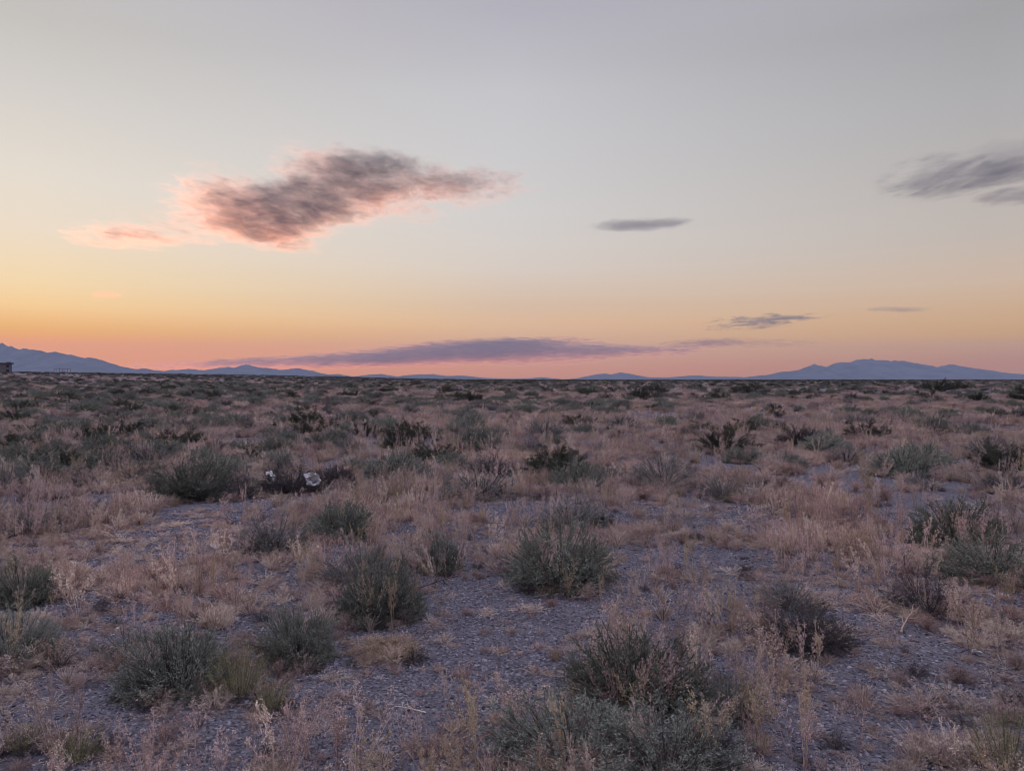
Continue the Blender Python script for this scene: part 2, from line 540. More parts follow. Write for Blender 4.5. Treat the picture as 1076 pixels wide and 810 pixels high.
class Plant:
    """collects tapered stems and leaf blades; one mesh per part"""
    def __init__(self):
        self.V, self.T, self.F3, self.F4, self.n = [], [], [], [], 0

    def stems(self, pts, r0, r1, tint):
        """pts (N,K,3): N tapered three-sided stems"""
        N_, K = pts.shape[:2]
        if N_ == 0:
            return
        d = np.gradient(pts, axis=1)
        d = unit(d)
        ref = np.tile(np.array([0.31, 0.83, 0.46]), (N_, K, 1))
        a = unit(np.cross(d, ref))
        b = np.cross(d, a)
        r = np.linspace(0, 1, K)[None, :, None]
        r = np.asarray(r0).reshape(-1, 1, 1) * (1 - r) + np.asarray(r1).reshape(-1, 1, 1) * r
        ring = []
        for k in range(3):
            an = 2 * math.pi * k / 3
            ring.append(pts + r * (math.cos(an) * a + math.sin(an) * b))
        ring = np.stack(ring, 2)                                   # N,K,3,3
        self.V.append(ring.reshape(-1, 3))
        self.T.append(np.repeat(np.broadcast_to(tint, (N_,)), K * 3))
        base = self.n + np.arange(N_)[:, None, None] * (K * 3) + np.arange(K - 1)[None, :, None] * 3 + np.arange(3)[None, None, :]
        nxt = self.n + np.arange(N_)[:, None, None] * (K * 3) + np.arange(K - 1)[None, :, None] * 3 + ((np.arange(3) + 1) % 3)[None, None, :]
        self.F4.append(np.stack([base, nxt, nxt + 3, base + 3], -1).reshape(-1, 4))
        self.n += N_ * K * 3

    def leaves(self, p, d, length, width, rng, tint):
        """p, d (N,3): kite shaped blades growing from p along d"""
        N_ = len(p)
        if N_ == 0:
            return
        d = unit(d)
        side = unit(np.cross(d, unit(rng.normal(size=(N_, 3)))))
        L = np.broadcast_to(length, (N_,))[:, None]
        Wd = np.broadcast_to(width, (N_,))[:, None]
        up = np.cross(side, d)
        v = np.stack([p, p + d * L * 0.5 + side * Wd * 0.5 + up * Wd * 0.15, p + d * L, p + d * L * 0.5 - side * Wd * 0.5 + up * Wd * 0.15], 1)
        self.V.append(v.reshape(-1, 3))
        self.T.append(np.repeat(np.broadcast_to(tint, (N_,)), 4))
        self.F4.append(self.n + np.arange(N_ * 4).reshape(-1, 4))
        self.n += N_ * 4

    def mesh(self, name, mat):
        return mesh_np(name, np.concatenate(self.V), [np.concatenate(self.F4)], mat, np.concatenate(self.T))


def curve(p0, d0, L, bend, K, rng, jitter=0.06):
    """N bent stems of length L from p0 heading d0, drifting towards bend"""
    N_ = len(p0)
    pts = [p0]
    d = unit(d0)
    for k in range(K - 1):
        d = unit(d + bend / (K - 1) + rng.normal(size=(N_, 3)) * jitter)
        pts.append(pts[-1] + d * (np.asarray(L).reshape(-1, 1) / (K - 1)))
    return np.stack(pts, 1)


def along(pts, t):
    """points and directions at parameter t (N,) on stems (N,K,3)"""
    K = pts.shape[1]
    x = np.clip(t, 0, 0.9999) * (K - 1)
    i = x.astype(int)
    f = (x - i)[:, None]
    n = np.arange(len(pts))
    a, b = pts[n, i], pts[n, i + 1]
    return a * (1 - f) + b * f, unit(b - a)


def plant_material(name, cols, trans=0.25, rough=0.8, jitter=0.12, gain=1.0):
    """cols: colour stops over the per-stem tint"""
    m, N = new_mat(name)
    at = N.n('ShaderNodeAttribute', attribute_name='tint')
    oi = N.n('ShaderNodeObjectInfo')
    f = N.math('ADD', at.outputs['Fac'], N.math('MULTIPLY', N.math('SUBTRACT', oi.outputs['Random'], 0.5), 0.5))
    c = N.ramp(f, cols)
    geo = N.n('ShaderNodeNewGeometry')
    patch = N.noise(geo.outputs['Position'], 0.45, 3, 0.6)
    hsv = N.n('ShaderNodeHueSaturation')
    N.put(hsv.inputs['Color'], c)
    N.put(hsv.inputs['Value'], N.maprange(patch, 0.3, 0.7, gain * (1 - jitter * 1.3), gain * (1 + jitter * 1.3)))
    N.put(hsv.inputs['Saturation'], N.maprange(patch, 0.35, 0.65, 0.9, 1.15))
    b = N.n('ShaderNodeBsdfPrincipled')
    N.put(b.inputs['Base Color'], hsv.outputs[0])
    b.inputs['Roughness'].default_value = rough
    b.inputs['Specular IOR Level'].default_value = 0.15
    o = N.n('ShaderNodeOutputMaterial')
    if trans > 0:
        tr = N.n('ShaderNodeBsdfTranslucent')
        N.put(tr.inputs[0], hsv.outputs[0])
        ms = N.n('ShaderNodeMixShader')
        ms.inputs[0].default_value = trans
        m.node_tree.links.new(b.outputs[0], ms.inputs[1])
        m.node_tree.links.new(tr.outputs[0], ms.inputs[2])
        m.node_tree.links.new(ms.outputs[0], o.inputs[0])
    else:
        m.node_tree.links.new(b.outputs[0], o.inputs[0])
    return m


M_SAGE = plant_material('sage_leaf', [(0.0, (0.12, 0.134, 0.108)), (0.5, (0.195, 0.213, 0.175)), (1.0, (0.33, 0.345, 0.29))], gain=1.34)
M_GREYLEAF = plant_material('grey_leaf', [(0.0, (0.15, 0.152, 0.145)), (0.5, (0.225, 0.228, 0.215)), (1.0, (0.33, 0.33, 0.31))], gain=1.28)
M_CHARLEAF = plant_material('charcoal_leaf', [(0.0, (0.055, 0.05, 0.052)), (0.5, (0.09, 0.084, 0.086)), (1.0, (0.15, 0.14, 0.14))])
M_GREENLEAF = plant_material('green_leaf', [(0.0, (0.088, 0.098, 0.077)), (0.5, (0.145, 0.158, 0.125)), (1.0, (0.25, 0.265, 0.205))], gain=1.34)
M_PALELEAF = plant_material('pale_leaf', [(0.0, (0.13, 0.146, 0.125)), (0.5, (0.205, 0.226, 0.195)), (1.0, (0.33, 0.35, 0.30))], gain=1.42)
M_DARKLEAF = plant_material('dark_leaf', [(0.0, (0.036, 0.043, 0.03)), (0.5, (0.06, 0.069, 0.047)), (1.0, (0.10, 0.11, 0.074))])
M_YELLOWLEAF = plant_material('yellow_green_leaf', [(0.0, (0.15, 0.155, 0.085)), (0.5, (0.25, 0.245, 0.135)), (1.0, (0.38, 0.35, 0.21))], gain=1.28)
M_TWIG = plant_material('grey_twig', [(0.0, (0.07, 0.058, 0.055)), (0.5, (0.12, 0.10, 0.095)), (1.0, (0.20, 0.17, 0.155))], trans=0)
M_DEAD = plant_material('dead_twig', [(0.0, (0.06, 0.05, 0.052)), (0.5, (0.105, 0.088, 0.09)), (1.0, (0.17, 0.14, 0.14))], trans=0)
M_STRAW = plant_material('dry_straw', [(0.0, (0.19, 0.125, 0.10)), (0.35, (0.40, 0.29, 0.24)), (0.7, (0.62, 0.50, 0.43)), (1.0, (0.82, 0.72, 0.61))], trans=0.3, jitter=0.2, gain=1.2)
M_PINK = plant_material('dry_pinkish_weed', [(0.0, (0.17, 0.108, 0.095)), (0.5, (0.42, 0.30, 0.27)), (1.0, (0.72, 0.59, 0.54))], trans=0.3, jitter=0.2, gain=1.2)
M_GOLD = plant_material('dry_golden_weed', [(0.0, (0.29, 0.205, 0.13)), (0.5, (0.47, 0.36, 0.24)), (1.0, (0.70, 0.58, 0.41))], trans=0.3, jitter=0.15)


def dome_dirs(n, rng, spread=1.0, low=0.12):
    """directions over the upper half, even in solid angle"""
    z = low + (1 - low) * rng.random(n) ** spread
    az_ = rng.random(n) * 2 * math.pi
    s = np.sqrt(np.maximum(0, 1 - z * z))
    return np.stack([s * np.cos(az_), s * np.sin(az_), z], -1)


def dome_radius(d, H, lump, seed):
    """distance from the base to the outline of a dome 1 m wide and H high"""
    s = np.hypot(d[:, 0], d[:, 1])
    r = 1.0 / np.sqrt((s / 0.5) ** 2 + (d[:, 2] / H) ** 2)
    azs = np.arctan2(d[:, 1], d[:, 0])
    return r * (1 + lump * (vnoise(azs * 1.3 + 7, d[:, 2] * 3 + seed, seed) + 0.6 * vnoise(azs * 3 + 7, d[:, 2] * 6 + seed, seed + 3)) * 2 * 0.6)


UP = np.array([0, 0, 1.0])


def leafy_dome(seed, H=0.62, n=230, twigs=9, lpt=10, ll=0.026, lw=0.011, lump=0.20, upb=0.03, mat=None, spiky=0.0, open_=0.0):
    """low desert shrub: many wiry stems from one crown, fine leaves along the outer half"""
    rng = np.random.default_rng(seed)
    d = dome_dirs(n, rng, 0.85, 0.10)
    R_ = dome_radius(d, H, lump, seed) * (0.86 + 0.11 * rng.random(n)) * (1 + spiky * (rng.random(n) < 0.25))
    p0 = np.stack([d[:, 0] * 0.09, d[:, 1] * 0.09, np.zeros(n) - 0.02], -1) * rng.random((n, 1)) ** 0.5
    pts = curve(p0, d * np.array([1.0, 1.0, 0.75]), R_, UP * upb, 6, rng, 0.07)
    wood, fol = Plant(), Plant()
    tint = rng.random(n)
    wood.stems(pts, 0.0075, 0.0018, tint)
    t = rng.random((n, twigs)) * (0.72 - open_) + 0.26 + open_
    idx = np.repeat(np.arange(n), twigs)
    tp, td = along(pts[idx], t.ravel())
    tl = (0.07 + 0.10 * rng.random(len(idx))) * (1.15 - 0.4 * t.ravel())
    tdir = td + rng.normal(size=(len(idx), 3)) * 0.62 + UP * 0.10
    tw = curve(tp, tdir, tl, UP * 0.15, 4, rng, 0.12)
    ttint = np.clip(tint[idx] * 0.6 + 0.4 * rng.random(len(idx)), 0, 1)
    wood.stems(tw, 0.0026, 0.0010, ttint)
    li = np.repeat(np.arange(len(idx)), lpt)
    lp, ld = along(tw[li], np.tile(np.linspace(0.12, 1.0, lpt), len(idx)) + 0.06 * rng.normal(size=len(li)))
    fol.leaves(lp, ld * 0.9 + rng.normal(size=(len(li), 3)) * 0.55 + UP * 0.15, ll * (0.6 + 0.7 * rng.random(len(li))), lw * (0.7 + 0.6 * rng.random(len(li))), rng,
               np.clip(ttint[li] * 0.75 + 0.25 * rng.random(len(li)), 0, 1))
    # a shoot of leaves at the very tip of every stem
    k2 = 10
    li = np.repeat(np.arange(n), k2)
    lp, ld = along(pts[li], 0.7 + 0.3 * rng.random(len(li)))
    fol.leaves(lp, ld + rng.normal(size=(len(li), 3)) * 0.45, ll * (0.7 + 0.6 * rng.random(len(li))), lw, rng, np.clip(tint[li] * 0.6 + 0.4 * rng.random(len(li)), 0, 1))
    return fol, wood


def twiggy(seed, H=0.6, n=70, lump=0.5, upb=0.2, leaf=0.25, r=0.004):
    """half dead shrub: a cage of grey twigs with few leaves"""
    rng = np.random.default_rng(seed)
    d = dome_dirs(n, rng, 0.8, 0.05)
    R_ = dome_radius(d, H, lump, seed) * (0.75 + 0.3 * rng.random(n))
    p0 = d * 0.07 * rng.random((n, 1)) * np.array([1, 1, 0]) - UP * 0.02
    pts = curve(p0, d, R_, UP * upb, 6, rng, 0.13)
    wood, fol = Plant(), Plant()
    tint = rng.random(n)
    wood.stems(pts, r * 1.7, r * 0.4, tint)
    m1 = 8
    i1 = np.repeat(np.arange(n), m1)
    tp, td = along(pts[i1], 0.25 + 0.72 * rng.random(len(i1)))
    t1 = curve(tp, td + rng.normal(size=(len(i1), 3)) * 0.7 + UP * 0.1, 0.08 + 0.14 * rng.random(len(i1)), UP * 0.15, 4, rng, 0.16)
    wood.stems(t1, r * 0.6, r * 0.25, np.clip(tint[i1] + 0.2 * rng.normal(size=len(i1)), 0, 1))
    m2 = 5
    i2 = np.repeat(np.arange(len(i1)), m2)
    tp, td = along(t1[i2], 0.2 + 0.8 * rng.random(len(i2)))
    t2 = curve(tp, td + rng.normal(size=(len(i2), 3)) * 0.8, 0.03 + 0.06 * rng.random(len(i2)), UP * 0.1, 3, rng, 0.15)
    wood.stems(t2, r * 0.33, r * 0.16, rng.random(len(i2)))
    sel = rng.random(len(i2)) < leaf
    lp, ld = t2[sel, -1], unit(t2[sel, -1] - t2[sel, 0])
    rep = np.repeat(np.arange(len(lp)), 4)
    fol.leaves(lp[rep], ld[rep] + rng.normal(size=(len(rep), 3)) * 0.7, 0.022 * (0.6 + rng.random(len(rep)) * 0.7), 0.009, rng, rng.random(len(rep)))
    return fol, wood


def creosote(seed, H=0.62, n=34, lump=0.6):
    """open dark bush of arching woody stems carrying leaf clumps at their ends"""
    rng = np.random.default_rng(seed)
    d = dome_dirs(n, rng, 0.7, 0.15)
    R_ = dome_radius(d, H, lump, seed) * (0.8 + 0.3 * rng.random(n))
    p0 = d * 0.05 * np.array([1, 1, 0]) - UP * 0.02
    pts = curve(p0, d, R_, UP * 0.2, 6, rng, 0.09)
    wood, fol = Plant(), Plant()
    tint = rng.random(n)
    wood.stems(pts, 0.009, 0.0022, tint)
    m1 = 13
    i1 = np.repeat(np.arange(n), m1)
    tp, td = along(pts[i1], 0.3 + 0.7 * rng.random(len(i1)) ** 0.8)
    t1 = curve(tp, td + rng.normal(size=(len(i1), 3)) * 0.6, 0.07 + 0.12 * rng.random(len(i1)), UP * 0.2, 4, rng, 0.1)
    wood.stems(t1, 0.003, 0.001, tint[i1])
    k = 38
    li = np.repeat(np.arange(len(i1)), k)
    lp, ld = along(t1[li], 0.25 + 0.75 * rng.random(len(li)))
    lp = lp + rng.normal(size=lp.shape) * 0.012
    fol.leaves(lp, ld * 0.4 + rng.normal(size=(len(li), 3)), 0.019 * (0.6 + 0.7 * rng.random(len(li))), 0.010, rng, np.clip(tint[i1][li] * 0.6 + 0.4 * rng.random(len(li)), 0, 1))
    return fol, wood


def upright(seed, H=0.75, n=60, spread=0.75):
    """yellow green bush of straight leafy shoots"""
    rng = np.random.default_rng(seed)
    az_ = rng.random(n) * 2 * math.pi
    q = rng.random(n) ** 0.6
    d = np.stack([np.cos(az_) * q * spread, np.sin(az_) * q * spread, np.ones(n)], -1)
    p0 = np.stack([np.cos(az_) * q * 0.16, np.sin(az_) * q * 0.16, np.zeros(n) - 0.02], -1)
    L = H * (0.6 + 0.45 * rng.random(n)) * (1 - 0.25 * q)
    pts = curve(p0, d, L, UP * 0.25, 6, rng, 0.06)
    wood, fol = Plant(), Plant()
    tint = rng.random(n)
    wood.stems(pts, 0.005, 0.0014, tint)
    k = 95
    li = np.repeat(np.arange(n), k)
    t = 0.12 + 0.88 * rng.random(len(li))
    lp, ld = along(pts[li], t)
    lp = lp + rng.normal(size=lp.shape) * 0.008
    fol.leaves(lp, ld * 0.9 + rng.normal(size=(len(li), 3)) * 0.6, 0.03 * (1.1 - 0.5 * t) * (0.6 + 0.7 * rng.random(len(li))), 0.009, rng, np.clip(tint[li] * 0.6 + 0.4 * rng.random(len(li)), 0, 1))
    return fol, wood


def weed(seed, stems=5, H=1.0, spread=0.25, heads=16, head=0.017, mat=None):
    """dry annual: wiry stems branching above, seed heads at the twig ends; H = 1"""
    rng = np.random.default_rng(seed)
    P = Plant()
    az_ = rng.random(stems) * 2 * math.pi
    q = rng.random(stems)
    d = np.stack([np.cos(az_) * q * spread * 1.6, np.sin(az_) * q * spread * 1.6, np.ones(stems)], -1)
    pts = curve(np.zeros((stems, 3)) - UP * 0.02 + d * 0.02, d, H * (0.65 + 0.35 * rng.random(stems)), UP * 0.1, 6, rng, 0.07)
    tint = 0.2 + 0.7 * rng.random(stems)
    P.stems(pts, 0.0042, 0.0016, tint)
    i1 = np.repeat(np.arange(stems), heads)
    t = 0.3 + 0.7 * rng.random(len(i1)) ** 0.8
    tp, td = along(pts[i1], t)
    br = curve(tp, td * 0.7 + rng.normal(size=(len(i1), 3)) * 0.5 + UP * 0.3, (0.06 + 0.14 * rng.random(len(i1))) * (1.15 - 0.5 * t), UP * 0.5, 4, rng, 0.1)
    P.stems(br, 0.0020, 0.0010, tint[i1])
    k = 9
    li = np.repeat(np.arange(len(i1)), k)
    lp, ld = along(br[li], 0.55 + 0.45 * rng.random(len(li)))
    lp = lp + rng.normal(size=lp.shape) * head * 0.5
    P.leaves(lp, rng.normal(size=(len(li), 3)) + UP * 0.4, head * (0.7 + 0.9 * rng.random(len(li))), head * 0.7, rng, np.clip(0.35 + 0.65 * rng.random(len(li)), 0, 1))
    return P


def puff(seed, n=44, H=1.0, width=0.8, specks=9, sp=0.04, flat=0.5):
    """fluffy tuft of fine dead stalks with chaff; about 1 m high and `width` wide, scaled down when set out"""
    rng = np.random.default_rng(seed)
    P = Plant()
    az_ = rng.random(n) * 2 * math.pi
    q = rng.random(n) ** 0.7
    d = np.stack([np.cos(az_) * q * width, np.sin(az_) * q * width, np.full(n, 0.9)], -1)
    p0 = d * np.array([0.12, 0.12, 0]) - UP * 0.03
    pts = curve(p0, d, H * (0.55 + 0.5 * rng.random(n)), -UP * flat * q[:, None], 5, rng, 0.12)
    tint = rng.random(n)
    P.stems(pts, 0.009, 0.003, tint)
    i1 = np.repeat(np.arange(n), 5)
    tp, td = along(pts[i1], 0.35 + 0.65 * rng.random(len(i1)))
    br = curve(tp, td + rng.normal(size=(len(i1), 3)) * 0.6, 0.10 + 0.16 * rng.random(len(i1)), UP * 0.2, 3, rng, 0.15)
    P.stems(br, 0.005, 0.002, tint[i1])
    li = np.repeat(np.arange(len(i1)), specks)
    lp, ld = along(br[li], rng.random(len(li)))
    lp = lp + rng.normal(size=lp.shape) * 0.012
    P.leaves(lp, ld * 0.5 + rng.normal(size=(len(li), 3)), sp * (0.6 + 0.9 * rng.random(len(li))), sp * 0.5, rng, np.clip(tint[i1][li] * 0.35 + 0.75 * rng.random(len(li)), 0, 1))
    return P


def blades(seed, n=70, width=0.45):
    """bunch grass: thin arching blades, 1 m tall before scaling"""
    rng = np.random.default_rng(seed)
    P = Plant()
    az_ = rng.random(n) * 2 * math.pi
    q = rng.random(n)
    d = np.stack([np.cos(az_) * q * width, np.sin(az_) * q * width, np.ones(n)], -1)
    pts = curve(d * np.array([0.15, 0.15, 0]) - UP * 0.03, d, 0.55 + 0.5 * rng.random(n), -UP * 0.6 * q[:, None] + d * np.array([0.4, 0.4, 0]), 5, rng, 0.06)
    P.stems(pts, 0.011, 0.003, rng.random(n))
    li = np.repeat(np.arange(n), 5)
    lp, ld = along(pts[li], 0.7 + 0.3 * rng.random(len(li)))
    P.leaves(lp, ld + rng.normal(size=(len(li), 3)) * 0.4, 0.07, 0.018, rng, 0.5 + 0.5 * rng.random(len(li)))
    return P


# ---- kinds of shrub: (foliage mesh, stem mesh), each 1 m wide
KIND = {}


def add_kind(kind, fol, wood, mf, mw):
    KIND.setdefault(kind, []).append((fol.mesh('shrub_foliage', mf), wood.mesh('shrub_stems', mw)))


for s in range(4):
    add_kind('sage', *leafy_dome(10 + s, H=0.60 + 0.05 * s, lump=0.18 + 0.05 * s), M_SAGE, M_TWIG)
for s in range(3):
    add_kind('grey', *leafy_dome(30 + s, H=0.55 + 0.06 * s, n=130, twigs=8, lpt=8, ll=0.026, lw=0.009, lump=0.35, spiky=0.12), M_GREYLEAF, M_TWIG)
for s in range(3):
    add_kind('dead', *twiggy(50 + s, H=0.55 + 0.05 * s), M_GREYLEAF, M_DEAD)
for s in range(3):
    add_kind('dark', *creosote(70 + s, H=0.5 + 0.08 * s), M_DARKLEAF, M_DEAD)
for s in range(3):
    add_kind('yellow', *upright(90 + s), M_YELLOWLEAF, M_TWIG)
for s in range(2):
    add_kind('char', *leafy_dome(130 + s, H=0.58, n=190, twigs=9, lpt=8, ll=0.022, lw=0.010, lump=0.3), M_CHARLEAF, M_DEAD)
for s in range(2):
    add_kind('green', *leafy_dome(140 + s, H=0.62, n=220, twigs=9, lpt=10, ll=0.025, lw=0.010, lump=0.3), M_GREENLEAF, M_TWIG)
for s in range(2):
    add_kind('pale', *leafy_dome(150 + s, H=0.6, n=210, twigs=9, lpt=10, ll=0.024, lw=0.009, lump=0.35, spiky=0.2), M_PALELEAF, M_TWIG)
for s in range(2):
    add_kind('straw', *twiggy(110 + s, H=0.7, n=80, upb=0.6, leaf=0.8, r=0.0032), M_GOLD, M_STRAW)

SHRUB_XY = []          # (x, y, radius) of every shrub set out, used to keep the dry grass from their middles


def shrub(kind, var, x, y, z, w, h, rot, label, cat='shrub', group=None, parts=True, name=None, lean=0.0):
    fol, wood = KIND[kind][var % len(KIND[kind])]
    nm = name or {'sage': 'desert_shrub', 'grey': 'desert_shrub', 'char': 'dead_shrub', 'green': 'desert_shrub', 'pale': 'desert_shrub', 'dead': 'dead_shrub', 'dark': 'creosote_bush', 'yellow': 'rabbitbrush', 'straw': 'dry_bush'}[kind]
    root = bpy.data.objects.new(nm, None)
    COL.objects.link(root)
    root.location = (x, y, z - 0.01)
    root.rotation_euler = (lean, 0, rot)
    sz = h / 0.64
    root.scale = (w, w, sz)
    tag(root, label, cat, group)
    link('foliage', fol, root)
    link('stems', wood, root)
    SHRUB_XY.append((x, y, w * 0.5))
    return root


def at_px(kind, px, by, wpx, hpx, label, var=0, group=None, lean=0.0, name=None, depth=0.35):
    """set a shrub out where the photograph shows it: base row, width and height in photo pixels.
    The base row is the near foot of the bush, so its middle stands half a width farther."""
    x, y, z = ground_at(px, by)
    w = wpx / FPX * y
    y2 = y + w * depth
    x2 = (px - 538) / FPX * y2
    w = wpx / FPX * y2 * 1.06
    h = (hpx / FPX * y2) * 1.05 - 0.0
    hh = max(0.12, h - (y2 - y) * (CAM_H / y2) * 0.85)
    rng = random.Random(int(px * 7 + by * 13))
    return shrub(kind, var, x2, y2, float(height(x2, y2)), w, hh, rng.uniform(0, 6.28), label, group=group, lean=lean, name=name)


NEAR = [
    # kind, px, base row, width, height, variant, label
    ('green', 670, 768, 150, 92, 0, 'large dense dark sage green dome at lower centre right, tallest of the near shrubs'),
    ('pale', 600, 838, 170, 92, 0, 'pale bluish grey shrub cut by the bottom edge, left of the other one there'),
    ('pale', 705, 850, 160, 95, 1, 'bluish green leafy shrub cut by the bottom edge, in front of the large dark dome'),
    ('pale', 765, 765, 60, 50, 2, 'small thin grey green sprig shrub against the right flank of the large dark dome'),
    ('sage', 588, 625, 108, 72, 1, 'broad dense grey green dome standing on bare gravel at the centre'),
    ('grey', 602, 562, 80, 42, 1, 'pale grey green rounded shrub just behind the broad central dome'),
    ('dark', 632, 560, 30, 20, 0, 'tiny dark bush tucked at the right of the pale shrub behind the central dome'),
    ('char', 845, 692, 100, 56, 0, 'charcoal grey twiggy half dead shrub alone on gravel, right of centre'),
    ('grey', 832, 645, 66, 36, 1, 'flat greyish dead shrub right behind the charcoal twiggy one'),
    ('sage', 313, 705, 78, 64, 2, 'neat round sage green shrub left of centre beside bare gravel'),
    ('sage', 186, 738, 112, 76, 3, 'wide grey green shrub at lower left joined to a yellow green one'),
    ('yellow', 250, 745, 80, 62, 0, 'yellow green shrub spilling from the right side of the wide lower left shrub'),
    ('yellow', 285, 757, 50, 45, 1, 'short pale yellow green sprigs at the right tip of the lower left cluster'),
    ('grey', 133, 702, 70, 36, 2, 'low olive green shrub behind and left of the wide lower left shrub'),
    ('green', 24, 640, 66, 56, 1, 'dark green bushy shrub at the left edge, the farther of two there'),
    ('pale', 10, 706, 88, 64, 0, 'soft grey green shrub cut by the left edge, the nearer of two there'),
    ('sage', 400, 660, 84, 76, 1, 'upright green shrub wrapped in dry golden weeds left of centre'),
    ('grey', 380, 622, 90, 52, 0, 'hazy greyish shrub behind the weed wrapped green one'),
    ('sage', 462, 606, 46, 42, 2, 'small pale green shrub left of the broad central dome'),
    ('grey', 288, 588, 74, 46, 1, 'dark bluish grey shrub left of a greener twin in the left middle ground'),
    ('sage', 357, 569, 68, 46, 0, 'dark sage green shrub, right one of a touching pair in the left middle ground'),
    ('green', 198, 529, 86, 44, 0, 'wide leafy green shrub left of the shrub that holds the plastic bags'),
    ('dead', 252, 526, 50, 30, 2, 'grey brown dead twigs between the wide leafy shrub and the bag shrub'),
    ('char', 305, 522, 66, 34, 0, 'dark dead shrub with white plastic bags caught in it'),
    ('char', 352, 512, 52, 26, 1, 'brownish dead shrub to the right of the bag shrub'),
    ('sage', 38, 509, 58, 31, 1, 'dense green shrub near the left edge in the middle distance'),
    ('sage', 10, 489, 46, 22, 2, 'low green shrub touching the left edge in the middle distance'),
    ('green', 1006, 579, 90, 54, 0, 'dark green rounded shrub at right, the farther of two touching'),
    ('green', 1046, 618, 112, 56, 1, 'leafy green shrub at the right edge in front of a darker rounded one'),
    ('dead', 972, 655, 88, 58, 2, 'grey skeleton shrub with bare pale branches at its left, far right of the gravel'),
    ('grey', 1050, 662, 38, 20, 0, 'little olive shrub right of the grey skeleton shrub'),
    ('yellow', 1062, 840, 96, 82, 2, 'yellow green broom like bush cut by the bottom right corner'),
    ('dark', 764, 478, 56, 28, 2, 'black green creosote bush standing dark among pink dry grass'),
    ('char', 840, 469, 44, 24, 0, 'charcoal coloured dead bush a little right of the black green creosote bush'),
    ('dark', 908, 464, 40, 22, 0, 'dark green bush third in the row from the black green creosote bush'),
    ('grey', 760, 527, 46, 24, 2, 'grey shrub below and in front of the black green creosote bush'),
    ('sage', 498, 474, 52, 27, 0, 'dark green round shrub just left of centre beyond the pink weeds'),
    ('grey', 574, 461, 46, 24, 1, 'soft grey green shrub just right of centre beyond the pink weeds'),
    ('sage', 411, 510, 62, 34, 2, 'green shrub speckled with dry weeds, right of the plastic bags'),
    ('grey', 505, 527, 76, 32, 0, 'sparse grey green shrub in thin weeds behind the gravel patch at centre'),
    ('sage', 607, 517, 54, 32, 3, 'pale topped sage shrub right of the sparse shrub at centre'),
    ('sage', 408, 451, 18, 16, 1, 'small upright dark shrub alone in the pale weeds left of centre'),
    ('dark', 493, 424, 30, 13, 1, 'far black creosote bush left of centre, alone under the horizon'),
    ('dark', 470, 414, 14, 8, 2, 'far small black bush just left of the lone creosote under the horizon'),
    ('dark', 671, 421, 26, 16, 0, 'far black creosote bush right of centre, left one of a pair'),
    ('dark', 690, 414, 18, 11, 1, 'far black creosote bush right of centre, right one of a pair'),
    ('dark', 788, 416, 42, 12, 2, 'long dark thicket far off below the left foot of the right mountain'),
    ('dark', 984, 412, 34, 14, 0, 'tall black creosote bush breaking the skyline under the right mountain'),
    ('dark', 1070, 415, 16, 11, 1, 'far black bush at the right edge under the mountain foot'),
    ('dark', 1006, 410, 26, 9, 2, 'low black bush at the right foot of the skyline creosote'),
    ('sage', 950, 503, 62, 32, 1, 'grey green shrub in brown weeds in the right middle distance'),
    ('dead', 1052, 520, 56, 28, 1, 'dark grey shrub at the right edge in the middle distance'),
    ('grey', 1040, 482, 50, 24, 2, 'grey green shrub near the right edge above the dark grey one'),
    ('sage', 338, 472, 40, 18, 3, 'dark green shrub clump in the left middle distance, right of a paler twin'),
    ('sage', 300, 470, 38, 18, 0, 'paler green shrub clump in the left middle distance, left of a darker twin'),
    ('sage', 66, 460, 44, 20, 1, 'rounded blue green shrub below the thin stake at left'),
    ('dark', 104, 470, 30, 16, 2, 'dark bush right of the rounded shrub below the thin stake'),
    ('dark', 22, 433, 26, 14, 0, 'dark bush near the left edge, left of the thin stake'),
    ('sage', 90, 434, 34, 13, 2, 'green clump right behind the thin stake'),
    ('sage', 170, 480, 52, 20, 0, 'grey green shrub behind the wide leafy shrub at left'),
    ('straw', 905, 588, 44, 36, 0, 'upright rusty brown dry bush on the right, by itself'),
    ('straw', 402, 700, 76, 26, 1, 'low rusty pink dry cushion in front of the weed wrapped shrub'),
    ('yellow', 20, 800, 44, 36, 1, 'small yellow green plant by the bottom left corner, left of two'),
    ('yellow', 82, 812, 64, 32, 0, 'low olive yellow plant by the bottom left corner, right of two'),
    ('grey', 700, 500, 50, 24, 1, 'grey shrub in the middle distance, left of the black green creosote bush'),
    ('dead', 95, 552, 60, 24, 1, 'low dead grey shrub left of the bare dirt in the left middle ground'),
    ('grey', 30, 565, 56, 30, 2, 'pinkish grey bush at the left edge above the dark green one'),
]

for (k, px, by, w, h, v, lab) in NEAR:
    at_px(k, px, by, w, h, lab, v)

# ------------------------------------------------------------------ more shrubs across the plain, each one its own thing
rngp = np.random.default_rng(77)


def in_frame(x, y, margin=0.0):
    return abs(x / y) < 538 / FPX + margin


def clear_of(x, y, r):
    for (sx, sy, sr) in SHRUB_XY:
        if (x - sx) ** 2 + (y - sy) ** 2 < (r + sr * 0.9) ** 2:
            return False
    return True


